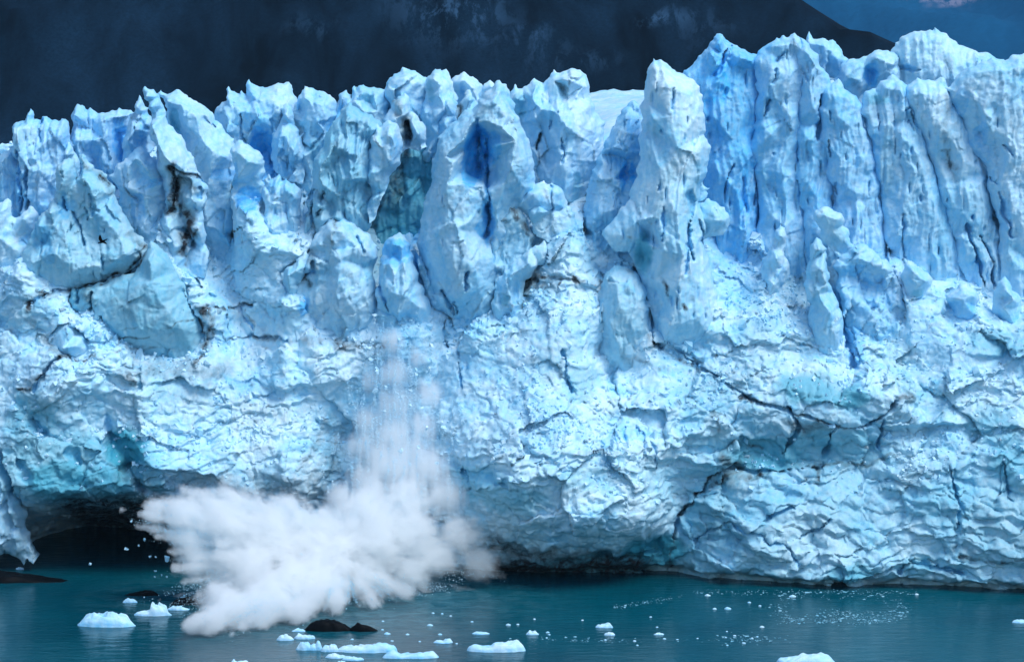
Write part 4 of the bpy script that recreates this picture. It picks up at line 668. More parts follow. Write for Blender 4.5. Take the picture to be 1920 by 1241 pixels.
# the ledge rises to the foot of every tower whose foot can be seen
def foot_points():
    new = []
    polys = [(np.array(o, float), Y) for _, _, _, Y, o, _ in PIECES]
    for (nm, lb, ct, Y, o, k), (pa, _) in zip(PIECES, polys):
        q = pa * [1, -1]; ft = foot_edges(q)
        for i, f in enumerate(ft):
            if not f: continue
            a, b = pa[i], pa[(i + 1) % len(pa)]; m = (a + b) / 2
            if m[1] < 320 or m[1] > 900: continue
            hid = False
            for pb, Yb in polys:
                if pb is not pa and in_poly(np.array([m[0]] * 2), np.array([m[1] + 4, m[1] + 16]), [tuple(v) for v in pb]).any(): hid = True
            if hid: continue
            new.append((m[0], m[1] - 6, Y - k.get('T', 1.6) * .8 - .4)); new.append((m[0], m[1] + 26, Y - k.get('T', 1.6) - 2.6))
    return new
FEET = foot_points()
def near_foot(c): return any((c[0] - f[0]) ** 2 + (c[1] - f[1]) ** 2 < 55 ** 2 for f in FEET)
_keep = []
for f in FEET:
    if all((f[0] - g[0]) ** 2 + (f[1] - g[1]) ** 2 > 22 ** 2 for g in _keep): _keep.append(f)
BESIDE = [(1095,560,8.5),(1098,620,6.5),(1112,522,10),(1108,680,5),(545,610,14),(718,560,13),(722,610,11),(120,590,10),(398,620,11),(402,665,10.5),(393,585,12),(90,600,12),(505,540,14),(850,620,13),(690,600,11.5),
          (1500,600,11),(1500,660,9),(1590,660,7.5),(1345,600,11.5),(1345,660,9),(1400,560,14.5)]
CTRL = [c for c in CTRL if not near_foot(c)] + _keep + BESIDE
BODY_V, BODY_LEDGE, BODY_RB = body()
for nm, lb, ct, Y, o, k in PIECES: ice_piece(nm, lb, ct, Y, o, **k)

# the lake
def lake_material():
    m, n, l, b = mat("lake_water")
    geo = n.new("ShaderNodeNewGeometry"); pos = geo.outputs["Position"]
    c = mixc(n, l, ramp(n, l, noise(n, l, pos, .03, 4), .35, .65), (.0, .050, .076), (.0, .080, .112))
    fx, fy = PW(600, 1150)              # milky churned water round the splash
    dv = n.new("ShaderNodeVectorMath"); dv.operation = 'DISTANCE'; l.new(pos, dv.inputs[0]); dv.inputs[1].default_value = (float(fx), float(fy) + 8, 0)
    fo = math_(n, l, 'MULTIPLY', ramp(n, l, dv.outputs["Value"], 30, 12), ramp(n, l, noise(n, l, pos, .35, 6, .65, .6), .42, .70))
    c = mixc(n, l, math_(n, l, 'MULTIPLY', fo, .55), c, (.10, .25, .30))
    l.new(c, b.inputs["Base Color"]); b.inputs["Roughness"].default_value = .10; b.inputs["IOR"].default_value = 1.33
    b.inputs["Specular IOR Level"].default_value = .15
    mp = n.new("ShaderNodeMapping"); mp.inputs["Scale"].default_value = (.55, 1.5, 1); l.new(pos, mp.inputs[0])
    hgt = math_(n, l, 'ADD', noise(n, l, mp.outputs[0], .55, 5, .6, .4), math_(n, l, 'MULTIPLY', noise(n, l, pos, .12, 2), 1.2))
    bp = n.new("ShaderNodeBump"); bp.inputs["Strength"].default_value = .24; bp.inputs["Distance"].default_value = .35
    l.new(hgt, bp.inputs["Height"]); l.new(bp.outputs[0], b.inputs["Normal"])
    return m
LAKE = lake_material()
link("lake_water", mesh_from("lake_water", [(-3000, -3000, 0), (3000, -3000, 0), (3000, 600, 0), (-3000, 600, 0)], [(0, 1, 2, 3)], None, [LAKE]), "teal silty lake water below the glacier front", "lake", None, "structure")

def hill_material(name, c1, c2, cs, sc):
    m, n, l, b = mat(name)
    pos = n.new("ShaderNodeNewGeometry").outputs["Position"]
    at = node(n, "ShaderNodeAttribute", attribute_name="snow").outputs["Fac"]
    mp = n.new("ShaderNodeMapping"); mp.inputs["Rotation"].default_value = (0, math.radians(-52), 0); mp.inputs["Scale"].default_value = (1.1, .35, .42); l.new(pos, mp.inputs[0])
    c = mixc(n, l, ramp(n, l, noise(n, l, mp.outputs[0], sc, 7, .62, .5), .36, .68), c1, c2)
    c = mixc(n, l, math_(n, l, 'MULTIPLY', ramp(n, l, noise(n, l, pos, sc * 22, 5, .65), .3, .7), .55), c, c1)
    c = mixc(n, l, math_(n, l, 'MULTIPLY', at, ramp(n, l, noise(n, l, mp.outputs[0], sc * 3.4, 10, .76, .3), .49, .57), True), c, cs)
    l.new(c, b.inputs["Base Color"]); b.inputs["Roughness"].default_value = .95; b.inputs["Specular IOR Level"].default_value = .05
    return m
def near_mountain():
    xs = np.arange(-1500, 420, 5.0); ys = np.arange(232, 1500, 5.0)
    Yg, Xg = np.meshgrid(ys, xs, indexing='ij')
    face = 2 + .62 * (Yg - 235)
    crest = 63.7 + .53 * (56.6 - Xg) - .4 * np.maximum(Yg - 360, 0) * smooth(-300, 60, Xg)
    crest = np.where(crest > 300, 300 + (crest - 300) * .3, crest)
    n0 = 14 * fbm(Xg * .008, Yg * .008, 1., n=5); gul = 10 * ridged(Xg * .012 + Yg * .004, Yg * .003, 6., n=4)
    Zg = np.minimum(face, crest) + smooth(240, 420, Yg) * (n0 + gul - 8) * .45 * smooth(90, -200, Xg) + 2.2 * fbm(Xg * .06, Yg * .06, 3., n=3) + 1.5 * perlin(Xg * .21, Yg * .21, 8.) + 1.0 * ridged(Xg * .11, Yg * .05, 4., n=3)
    Zg = np.where(Yg < 240, -5, Zg)
    snow = np.zeros_like(Zg)
    # rock and snow dusting where the photo shows pale patches
    for px, py, rx, ry, s in ((850,30,60,30,.85),(905,20,30,25,.9),(985,62,26,22,.9),(1245,38,34,24,.9),(1000,100,60,30,.4),(770,20,40,40,.45),(1090,120,70,20,.35),(590,75,60,12,.35),(880,60,120,40,.35),(1320,60,60,40,.3),(1300,40,30,20,.3)):
        dx, dy, dz = ray(px, py)
        # where this line of sight meets the slope z = 2 + .62 (y - 235)
        t = (2 + .62 * (CAM[1] - 235) - CAM[2]) / (dz - .62 * dy); x0, y0 = t * dx, CAM[1] + t * dy
        k = ((Xg - x0) / (rx / 1920 * .298 * t)) ** 2 + ((Yg - y0) / (ry / 1920 * .298 * t * 1.7)) ** 2
        snow = np.maximum(snow, s * smooth(1.5, .0, k))
    V = np.stack([Xg, Yg, Zg], -1).reshape(-1, 3)
    m = hill_material("dark_forest_slope", (.0010, .0055, .0115), (.0075, .0290, .0600), (.030, .080, .15), .06)
    link("mountain_slope", mesh_from("mountain_slope", V, grid_faces(*Xg.shape), {"snow": snow.ravel()}, [m]), "dark wooded mountainside behind the glacier with pale rock patches", "mountain", None, "structure")
def far_mountain():
    xs = np.arange(-200, 3200, 14.0); ys = np.arange(1900, 4200, 14.0)
    Yg, Xg = np.meshgrid(ys, xs, indexing='ij')
    Zg = -60 + .34 * (Yg - 1950) + .05 * (Xg - 500) + 38 * fbm(Xg * .0022 + Yg * .0010, Yg * .0022, 4., n=5) + 30 * ridged((Xg * .8 + Yg * .6) * .0030, (Yg * .8 - Xg * .6) * .0012, 8., n=4)
    dx, dy, dz = ray(1718, 4); t = (-60 + .34 * (CAM[1] - 1950) + .05 * (0 - 500) - CAM[2]) / (dz - .34 * dy - .05 * dx); x0, y0 = t * dx, CAM[1] + t * dy
    u = (Xg - x0) + .5 * (Yg - y0); v = (Yg - y0)
    snow = 2.2 * smooth(1.3, .7, (u / 30) ** 2 + (v / 60) ** 2)
    V = np.stack([Xg, Yg, Zg], -1).reshape(-1, 3)
    m = hill_material("far_slope", (.003, .056, .135), (.008, .105, .23), (.15, .18, .28), .010)  # distance haze tinted into the slope colours
    link("far_mountain", mesh_from("far_mountain", V, grid_faces(*Xg.shape), {"snow": snow.ravel()}, [m]), "blue distant mountainside behind the dark slope", "mountain", None, "structure")
near_mountain(); far_mountain()
gm, n_, l_, b_ = mat("valley_ground"); b_.inputs["Base Color"].default_value = (.02, .03, .035, 1)
link("valley_ground", mesh_from("valley_ground", [(-9000, 226, -6), (9000, 226, -6), (9000, 9000, -40), (-9000, 9000, -40)], [(0, 1, 2, 3)], None, [gm]), "dark valley floor behind the glacier", "ground", None, "structure")

# ------------------------------------------------------------------ floating ice, dark humps
def mpp(px, py):                # metres per photo pixel on the water there
    dx, dy, dz = ray(px, py); return K * (-CAM[2] / dz)
FLOE = ICE
_fs = [500]
def floe(name, label, cat, px0, px1, pb, prof, depth=.55, p=3.0, group=None, rings=14, seg=52, fac=.4, mtl=None, blue=.05, rough=1.0):
    """a floating piece: water-line ends, lower edge and the heights (photo pixels) of its outline from left to right"""
    _fs[0] += 1; sd = _fs[0]
    s = mpp((px0 + px1) / 2, pb); W = (px1 - px0) * s; D = max(.35, W * depth)
    x0, y0 = PW((px0 + px1) / 2, pb); y0 = y0 + D / 2; sel = CAM[2] / math.hypot(CAM[2], 390)
    a = np.linspace(0, 2 * math.pi, seg, endpoint=False)[None, :]; r = (np.linspace(0, 1, rings) ** .7)[:, None]
    jag = 1 + .20 * perlin(np.cos(a) * 1.9, np.sin(a) * 1.7, sd * 3.1) + .12 * perlin(np.cos(a) * 5, np.sin(a) * 5, sd * 5.3)
    X = r * np.cos(a) * W / 2 * (1 + .5 * (jag - 1)); Yy = r * np.sin(a) * D / 2 * jag
    u = X / W + .5
    E = np.interp(u, [q[0] for q in prof], [q[1] for q in prof]) * s * .74
    Hh = np.maximum(E - .55 * D * sel * (1 - .6 * np.abs(2 * u - 1)), .12 * s * 8 + 0 * E)
    f, e = facets(X / max(W, .1) * 5 + sd, Yy / max(W, .1) * 7, 1.0, sd); tex = fbm(X * 2.2 + sd, Yy * 2.2, 3., n=3)
    Zz = Hh * (1 - r ** (p + 2)) * (1 + fac * f + .12 * rough * tex) + .05 * tex * (1 - r)
    Zz = Zz - .35 * (r > .985) - .02
    V = np.stack([X, Yy, Zz], -1).reshape(-1, 3); n = seg
    i = np.arange(rings * seg).reshape(rings, seg); j = np.roll(i, -1, 1)
    F = np.stack([i[:-1], i[1:], j[1:], j[:-1]], -1).reshape(-1, 4)
    bl = np.clip(blue + .35 * smooth(.55, .2, Zz / (Hh + .01)) * (r < .99), 0, 1) * np.ones_like(X)
    z = np.zeros(len(V))
    return link(name, mesh_from(name, V, F, {"blue": bl.ravel(), "dirt": z, "teal": z}, [mtl or FLOE], True), label, cat, group, None, (x0, y0, 0))
G_F = "ice floes on the lake"
def fl(label, *a, **k): return floe("ice_floe", label, "ice floe", *a, group=G_F, **k)
fl("large humped ice floe with a flat chip on its crest", 141, 252, 1176, [(0,8),(.06,16),(.15,30),(.28,32),(.45,32),(.48,37),(.62,36),(.68,31),(.85,30),(.92,20),(1,10)], depth=.42, p=4, blue=.1)
fl("flat floe carrying an upright ice block, beside the big humped floe", 247, 322, 1155, [(0,6),(.1,12),(.44,14),(.47,30),(.6,28),(.85,24),(.9,10),(1,5)], depth=.4, p=5)
fl("low crumbly floe lying under the dark hump by the spray", 312, 356, 1144, [(0,8),(.3,12),(.6,9),(1,4)], depth=.4)
fl("small pillow-shaped floe above the flat floe with the block", 228, 258, 1130, [(0,6),(.3,11),(.7,11),(1,6)], depth=.45)
fl("smooth domed floe at the left end of the ice string", 517, 551, 1201, [(0,6),(.3,15),(.6,15),(1,8)], depth=.5)
fl("thin pale floe topmost in the ice string", 545, 573, 1184, [(0,3),(.5,8),(.8,7),(1,3)], depth=.5)
fl("squared flat floe behind the wedge in the ice string", 550, 592, 1198, [(0,6),(.2,12),(.5,10),(1,10)], depth=.4, p=6)
fl("wedge-sided floe below the squared flat floe", 553, 588, 1219, [(0,8),(.35,20),(.7,19),(1,5)], depth=.5)
fl("lumpy floe with a small upright peg in the ice string", 574, 606, 1219, [(0,12),(.3,14),(.55,14),(.68,24),(.8,22),(.9,12),(1,8)], depth=.5, fac=.4)
fl("knobbly floe joining the peg floe to the long floe", 600, 636, 1222, [(0,10),(.2,16),(.45,15),(.6,20),(.85,19),(1,8)], depth=.45, fac=.4)
fl("long tapering ice floe at the right of the ice string", 628, 747, 1224, [(0,14),(.1,16),(.4,20),(.6,22),(.8,24),(.92,24),(1,20)], depth=.3, p=5)
fl("dull pale floe below the knobbly floe", 607, 658, 1234, [(0,6),(.25,13),(.5,10),(.9,6),(1,4)], depth=.4)
fl("narrow low floe beneath the long tapering floe", 640, 683, 1238, [(0,6),(.2,10),(.4,12),(.7,8),(1,8)], depth=.35)
fl("tiny floe cut by the lower picture edge under the ice string", 628, 652, 1244, [(0,5),(.5,8),(1,4)], depth=.4)
fl("curved bean-shaped white floe right of the ice string", 715, 822, 1235, [(0,10),(.08,16),(.2,18),(.35,13),(.55,14),(.75,16),(.9,18),(1,10)], depth=.3, p=5)
fl("shelf-topped white floe with a long low tail to its left", 872, 986, 1223, [(0,12),(.06,19),(.2,19),(.28,14),(.45,16),(.47,24),(.9,26),(.97,22),(1,14)], depth=.32, p=6)
fl("two-lobed small floe in open water right of the shelf floe", 1116, 1150, 1177, [(0,8),(.4,10),(.6,11),(.8,14),(1,8)], depth=.5)
fl("oval small floe under the two-lobed one", 1132, 1154, 1191, [(0,5),(.5,9),(1,5)], depth=.5)
fl("oval flat floe alone between the two-lobed floe and the ring of brash", 1225, 1246, 1190, [(0,3),(.5,6),(1,3)], depth=.5)
fl("slim pale floe above the shelf-topped floe", 884, 919, 1189, [(0,4),(.3,7),(1,5)], depth=.4)
fl("crumbled floe above the right end of the shelf floe", 985, 1011, 1190, [(0,4),(.3,10),(.7,9),(1,5)], depth=.5, fac=.5)
fl("slushy floe between bean-shaped and shelf-topped floes", 811, 850, 1206, [(0,4),(.2,9),(.5,7),(.75,12),(1,8)], depth=.5, fac=.5)
fl("large flat-topped floe at the lower edge of the picture", 1456, 1571, 1247, [(0,10),(.06,24),(.12,22),(.3,21),(.5,24),(.75,27),(.9,20),(1,12)], depth=.4, p=6)
fl("small floe cut off by the picture edge on open water", 1898, 1930, 1168, [(0,6),(.4,10),(1,6)], depth=.5)
fl("pair of lumps forming a small floe at the lower edge below the spray", 430, 470, 1246, [(0,10),(.2,15),(.35,8),(.5,9),(.8,11),(1,6)], depth=.4, fac=.4)
fl("slim white floe at the foot of the left pillar", 29, 45, 1067, [(0,4),(.5,6),(1,4)], depth=.4)
G_S = "small ice fragments drifting on the lake"
for px, py, ww in ((806,1171,14),(812,1148,7),(829,1149,6),(845,1153,6),(885,1164,7),(953,1170,12),(971,1169,7),(1002,1159,6),(1027,1184,9),(1025,1194,5),(1092,1161,6),(1220,1155,6),(1232,1174,6),(1246,1196,8),(1270,1197,6),(1190,1200,8),(1195,1208,6),(825,1188,10),(856,1205,6),(764,1188,9),(726,1187,15),(735,1200,8),(717,1179,7),(787,1201,6),(718,1163,6),(660,1197,8),(1363,1182,5),(1377,1190,6),(1361,1193,5),(1378,1190,7),(1410,1195,7),(1395,1204,9),(1364,1208,6),(1420,1192,6),(1308,1195,5),(1429,1174,11),(1327,1115,14),(1486,1117,16),(1365,1140,16),(1405,1128,9),(1425,1134,7),(340,1118,6),(1145,1174,5),(1135,1198,7),(1030,1188,6),(428,1150,5),(1340,1140,10),(1719,1113,9)):
    floe("ice_fragment", "small white ice fragment drifting on the teal lake", "ice fragment", px - ww / 2, px + ww / 2, py + 2, [(0, 2), (.5, ww * .35 + 1), (1, 2)], depth=.6, group=G_S, rings=5, seg=14, fac=.3)
# dark humps in the churned water
dm, n_, l_, b_ = mat("near_black"); b_.inputs["Base Color"].default_value = (.0016, .0030, .0045, 1); b_.inputs["Roughness"].default_value = .6; b_.inputs["Specular IOR Level"].default_value = .08  # one near-black material for the humps and the shelf
G_R = "dark humps in the lake beside the spray"
for lb, a, b, pb, pr, dp in (("largest black rounded hump in the water under the spray", 568, 662, 1184, [(0,12),(.15,25),(.4,31),(.62,29),(.82,20),(1,11)], .35), ("smaller black hump touching the largest one on its right", 654, 708, 1184, [(0,10),(.3,22),(.6,17),(.9,9),(1,6)], .35),
                         ("low black hump right behind the block-carrying floe", 316, 379, 1134, [(0,6),(.4,20),(.7,22),(.9,16),(1,8)], .35), ("long thin black hump above the pillow-shaped floe", 230, 298, 1117, [(0,3),(.3,9),(.6,15),(.85,14),(1,6)], .3)):
    floe("dark_hump", lb, "dark hump", a, b, pb, pr, depth=dp, p=4, group=G_R, mtl=dm, fac=.06)
for lb, a, b, pb, pr in (("black low shelf at the foot of the left pillar", -60, 128, 1093, [(0,30),(.35,28),(.5,24),(.62,18),(.8,11),(1,4)]),):
    floe("dark_shelf", lb, "dark shelf", a, b, pb, pr, depth=.32, p=2.6, group=G_R, mtl=dm, fac=.2)

def chunks(n, rnd, pos, size, nrm=None, squash=1.0):
    """n small angular pieces as one vertex/face set"""
    base = np.array([[-1,-1,-1],[1,-1,-1],[1,1,-1],[-1,1,-1],[-1,-1,1],[1,-1,1],[1,1,1],[-1,1,1]], np.float32) * .5
    q = np.array([[0,3,2,1],[4,5,6,7],[0,1,5,4],[1,2,6,5],[2,3,7,6],[3,0,4,7]])
    b = base[None] * (1 + rnd.uniform(-.75, .35, (n, 8, 3)))
    A = rnd.normal(size=(n, 3, 3)); Q, _ = np.linalg.qr(A)
    if squash != 1: b[..., 2] *= squash
    else: b = np.einsum('nij,nkj->nki', Q, b) * (1 + rnd.uniform(-.2, .5, (n, 1, 3)))
    V = b * size[:, None, None] + pos[:, None, :]
    return V.reshape(-1, 3), (q[None] + 8 * np.arange(n)[:, None, None]).reshape(-1, 4)
# ring of brash ice on the right
rnd = np.random.RandomState(5)
pp = []
while len(pp) < 1500:
    t = rnd.uniform(0, 2 * math.pi); e = rnd.normal(0, .09)
    k = rnd.rand()
    if k < .62:
        px, py = 1572 + 118 * math.cos(t) * (1 + e), 1141 + 27 * math.sin(t) * (1 + 1.6 * e) + 4 * math.sin(3 * t)
        if rnd.rand() > (.25 + .75 * (math.sin(t) > -.2)) * (1.0 if perlin(np.array([px * .03]), np.array([py * .12]), 3.)[0] > -.15 else .15): continue
    elif k < .72: px, py = rnd.normal(1600, 40), rnd.normal(1152, 5)
    elif k < .84: px, py = 1300 + rnd.rand() * 420, rnd.normal(1110, 2.5)
    elif k < .90: px, py = rnd.normal(1120, 70), rnd.normal(1200, 3)
    elif k < .95: u_ = rnd.rand(); px, py = 1150 + 130 * u_, 1138 - 20 * u_ + rnd.normal(0, 3)
    else: px, py = rnd.normal(1390, 40), rnd.normal(1198, 5)
    pp.append((*PW(px, py), 0.02))
pp = np.array(pp); sz = np.clip(rnd.lognormal(-2.4, .6, len(pp)), .04, .5)
V, F = chunks(len(pp), rnd, pp, sz, squash=.22); z = np.zeros(len(V))
link("brash_ice", mesh_from("brash_ice", V, F, {"blue": z, "dirt": z + .12, "teal": z + .5}, [ICE], False), "scattered ring of tiny brash ice on the water", "brash ice", None, "stuff")

# rubble lying on the ledges
def rubble():
    rnd = np.random.RandomState(11); B = BODY_V; nz, nx, _ = B.shape
    du = np.gradient(B, axis=1); dv = np.gradient(B, axis=0); nrm = np.cross(du, dv); nrm /= np.linalg.norm(nrm, axis=2)[..., None] + 1e-9
    up = nrm[..., 2]; wgt = smooth(.25, .75, up) * smooth(9, 15, B[..., 2]) * (.12 + smooth(-.1, .6, perlin(B[..., 0] * .11, B[..., 2] * .2, 33.)))
    wgt = wgt.ravel(); wgt /= wgt.sum()
    n = 9500; idx = rnd.choice(nz * nx, n, p=wgt); pos = B.reshape(-1, 3)[idx] + nrm.reshape(-1, 3)[idx] * .05
    size = np.clip(rnd.lognormal(-1.5, .5, n), .08, .8)
    V, F = chunks(n, rnd, pos, size)
    bl = np.repeat(np.clip(rnd.normal(.02, .06, n), 0, .25), 8); z = np.zeros(len(V)); dr = np.repeat((rnd.rand(n) < .05) * .4, 8)
    link("ice_rubble", mesh_from("ice_rubble", V, F, {"blue": bl, "dirt": dr, "teal": z}, [ICE], False), "small broken ice rubble strewn over the ledges", "ice rubble", None, "stuff")
rubble()

# ------------------------------------------------------------------ the calving splash
HIT = np.array([float(P(640, 1040, -8)[0]), -8.0, float(P(640, 1040, -8)[1])])
JETS = [  # tip: photo point, distance, radius at the tip and at the root in metres, strength
 (228,955,-15,.35,3.6,1),(258,988,-14,.4,3.2,1),(290,938,-12,.9,4.2,1),(345,924,-11,1.2,4.6,1),(420,924,-10,1.5,5.0,1),(520,940,-9,1.7,5.2,1),
 (296,1006,-14,.45,3.2,1),(318,1034,-14,.4,3.0,1),(330,1064,-15,.5,3.2,1),(345,1092,-16,.5,3.2,.9),(296,1124,-21,.35,2.2,.62),
 (352,1172,-34,.9,3.8,1),(398,1168,-32,1.3,4.8,1),(434,1188,-35,.5,3.2,.9),(484,1165,-28,1.6,5.0,1),(555,1152,-25,1.8,4.6,1),(625,1136,-20,1.8,4.4,.95),(700,1128,-17,1.6,4.2,.9),(765,1116,-13,1.6,4.2,.85),
 (600,965,-7,1.8,5.0,1),(680,935,-5,1.8,4.6,1),(755,915,-3,1.8,4.2,.95),(825,925,-2,1.7,4.4,.8),(870,990,-4,1.8,4.4,.74),(925,1045,-3,1.5,4.0,.66),(945,1080,-3,1.1,3.6,.64),(890,1108,-5,.8,3.4,.66),(840,1128,-6,.7,3.2,.7)]
CORE = [(860,1005,-4,3.4),(898,1055,-3,3.0),(600,1045,-9,6.4),(500,1010,-10,5.6),(415,985,-11,4.6),(345,968,-12,3.2),(290,958,-13,1.6),(700,1010,-7,5.4),(770,1000,-6,4.2),(560,1085,-12,5.4),(480,1095,-15,4.8),(420,1135,-24,3.6),(380,1168,-30,2.4),
 (510,1140,-22,3.4),(600,1110,-15,3.8),(690,1085,-9,4.2),(370,1040,-12,3.2),(350,1005,-12,2.6),(440,1050,-12,4.6),(450,1160,-27,2.4),(765,1075,-7,3.6),(820,1040,-5,3.4)]
CORE = [(a, b, Y, r * 1.24) for a, b, Y, r in CORE]
JETS = [(a, b, Y, r0 * 1.3 + .25, r1 * 1.2, s_) for a, b, Y, r0, r1, s_ in JETS]
LOBES = list(CORE)
for a, b, Y, r0, r1, s_ in JETS:
    for t in np.linspace(.12, 1, 9): LOBES.append((640 + (a - 640) * t, 1040 + (b - 1040) * t, -8 + (Y + 8) * t, r1 + (r0 - r1) * t))
def vol_object(name, label, cat, lobes, grow, build, voxel=.6, step=.18):
    import bmesh
    bm = bmesh.new()
    from mathutils import Matrix
    for px, py, Y, r in lobes:
        x, zz = P(px, py, Y)
        bmesh.ops.create_icosphere(bm, subdivisions=3, radius=1.0, matrix=Matrix.Translation((x, Y, zz)) @ Matrix.Diagonal((r * grow, r * grow, r * grow, 1)))
    for v in bm.verts: v.co.z = max(v.co.z, .12)
    me = bpy.data.meshes.new(name + "_hull"); bm.to_mesh(me); bm.free()
    tmp = bpy.data.objects.new(name + "_hull", me); col.objects.link(tmp)
    md = tmp.modifiers.new("remesh", 'REMESH'); md.mode = 'VOXEL'; md.voxel_size = voxel
    dg = bpy.context.evaluated_depsgraph_get(); hull = bpy.data.meshes.new_from_object(tmp.evaluated_get(dg))
    bpy.data.objects.remove(tmp); bpy.data.meshes.remove(me); hull.name = name
    m = bpy.data.materials.new(name); m.use_nodes = True; n, l = m.node_tree.nodes, m.node_tree.links; n.clear()
    out = n.new("ShaderNodeOutputMaterial"); pv = n.new("ShaderNodeVolumePrincipled"); l.new(pv.outputs[0], out.inputs["Volume"])
    pv.inputs["Color"].default_value = (.980, .995, 1.0, 1); pv.inputs["Anisotropy"].default_value = 0.0
    build(n, l, pv, lobes)
    m.cycles.volume_step_rate = step
    hull.materials.clear(); hull.materials.append(m)
    return link(name, hull, label, cat)
def jet_field(n, l, pos):
    cur = None
    for px, py, Y, r0, r1, s_ in JETS:
        x, zz = P(px, py, Y); e = np.array([float(x), Y, float(zz)]) - HIT; L2 = float(e @ e)
        d = n.new("ShaderNodeVectorMath"); d.operation = 'DOT_PRODUCT'; l.new(pos, d.inputs[0]); d.inputs[1].default_value = tuple(e / L2)
        t = math_(n, l, 'ADD', d.outputs["Value"], 0.0, True)
        q = n.new("ShaderNodeVectorMath"); q.operation = 'SCALE'; q.inputs[0].default_value = tuple(e); l.new(t, q.inputs["Scale"])
        v = n.new("ShaderNodeVectorMath"); v.operation = 'DISTANCE'; l.new(pos, v.inputs[0]); l.new(q.outputs[0], v.inputs[1])
        f = math_(n, l, 'SUBTRACT', s_, math_(n, l, 'DIVIDE', v.outputs["Value"], math_(n, l, 'ADD', math_(n, l, 'MULTIPLY', t, r0 - r1), r1)))
        if cur is None: cur = f
        else:
            mm = n.new("ShaderNodeMath"); mm.operation = 'SMOOTH_MAX'; l.new(cur, mm.inputs[0]); l.new(f, mm.inputs[1]); mm.inputs[2].default_value = .2; cur = mm.outputs[0]
    return cur
def field(n, l, pos, lobes):
    cur = None
    for px, py, Y, r in lobes:
        x, zz = P(px, py, Y)
        v = n.new("ShaderNodeVectorMath"); v.operation = 'DISTANCE'; l.new(pos, v.inputs[0]); v.inputs[1].default_value = (float(x), Y, float(zz))
        f = math_(n, l, 'SUBTRACT', 1.0, math_(n, l, 'DIVIDE', v.outputs["Value"], r))
        if cur is None: cur = f
        else:
            mm = n.new("ShaderNodeMath"); mm.operation = 'SMOOTH_MAX'; l.new(cur, mm.inputs[0]); l.new(f, mm.inputs[1]); mm.inputs[2].default_value = .25; cur = mm.outputs[0]
    return cur
def build_splash(n, l, pv, lobes):
    pos = n.new("ShaderNodeNewGeometry").outputs["Position"]
    d = n.new("ShaderNodeVectorMath"); d.operation = 'SUBTRACT'; l.new(pos, d.inputs[0]); d.inputs[1].default_value = tuple(float(v) for v in HIT)
    f1 = math_(n, l, 'MULTIPLY', jet_field(n, l, d.outputs[0]), .78); f2 = field(n, l, pos, CORE)
    mm = n.new('ShaderNodeMath'); mm.operation = 'SMOOTH_MAX'; l.new(f1, mm.inputs[0]); l.new(f2, mm.inputs[1]); mm.inputs[2].default_value = .3; f = mm.outputs[0]
    nn = n.new("ShaderNodeVectorMath"); nn.operation = 'NORMALIZE'; l.new(d.outputs[0], nn.inputs[0])
    sc = n.new("ShaderNodeVectorMath"); sc.operation = 'SCALE'; l.new(d.outputs[0], sc.inputs[0]); sc.inputs["Scale"].default_value = .03
    ad = n.new("ShaderNodeVectorMath"); ad.operation = 'ADD'; l.new(nn.outputs[0], ad.inputs[0]); l.new(sc.outputs[0], ad.inputs[1])
    streak = noise(n, l, ad.outputs[0], 9.5, 6, .72); puff = noise(n, l, pos, .42, 5, .68)
    g = math_(n, l, 'ADD', f, math_(n, l, 'ADD', math_(n, l, 'MULTIPLY', math_(n, l, 'SUBTRACT', streak, .5), 1.0), math_(n, l, 'MULTIPLY', math_(n, l, 'SUBTRACT', puff, .5), 1.25)))
    den = ramp(n, l, g, .30, .64)
    den = math_(n, l, 'MULTIPLY', math_(n, l, 'POWER', den, 1.5), 1.3)
    sx = n.new("ShaderNodeSeparateXYZ"); l.new(pos, sx.inputs[0]); thin = n.new("ShaderNodeMapRange"); thin.clamp = True; thin.interpolation_type = 'SMOOTHSTEP'
    l.new(sx.outputs[0], thin.inputs[0]); thin.inputs[1].default_value = float(P(745, 1040, -5)[0]); thin.inputs[2].default_value = float(P(890, 1040, -5)[0]); thin.inputs[3].default_value = 1.0; thin.inputs[4].default_value = .30
    den = math_(n, l, 'MULTIPLY', den, thin.outputs[0])
    l.new(den, pv.inputs["Density"])
vol_object("water_splash", "huge white burst of spray where the ice falls into the lake", "splash", LOBES, 1.0, build_splash)
FALL = [(690,790,6,2.5),(805,740,6,2.3),(695,715,8,1.9),(785,670,8,1.8),(700,930,-2,3.6),(770,930,-2,3.6),(640,935,-4,2.6),(720,860,3,3.4),(770,850,3,3.4),(735,640,8,1.9),(738,700,7,2.6),(745,760,6,3.2),(740,820,4,3.7),(735,880,1,4.3),(690,900,1,3.2),(800,880,1,3.6),(835,930,-1,3.2),(680,840,4,2.6),(790,800,4,2.7)]
def build_fall(n, l, pv, lobes):
    pos = n.new("ShaderNodeNewGeometry").outputs["Position"]
    f = field(n, l, pos, lobes)
    mp = n.new("ShaderNodeMapping"); mp.inputs["Scale"].default_value = (1.5, 1.5, .07); l.new(pos, mp.inputs[0])
    st = noise(n, l, mp.outputs[0], .75, 6, .65); puff = noise(n, l, pos, .35, 5, .6)
    g = math_(n, l, 'ADD', f, math_(n, l, 'ADD', math_(n, l, 'MULTIPLY', math_(n, l, 'SUBTRACT', st, .5), 2.0), math_(n, l, 'MULTIPLY', math_(n, l, 'SUBTRACT', puff, .5), .7)))
    den = math_(n, l, 'MULTIPLY', math_(n, l, 'POWER', ramp(n, l, g, .12, 1.0), 1.3), 1.2)
    l.new(den, pv.inputs["Density"])
vol_object("falling_ice_powder", "thin pale veil of powdered ice falling down the face above the splash", "ice powder", FALL, .95, build_fall)
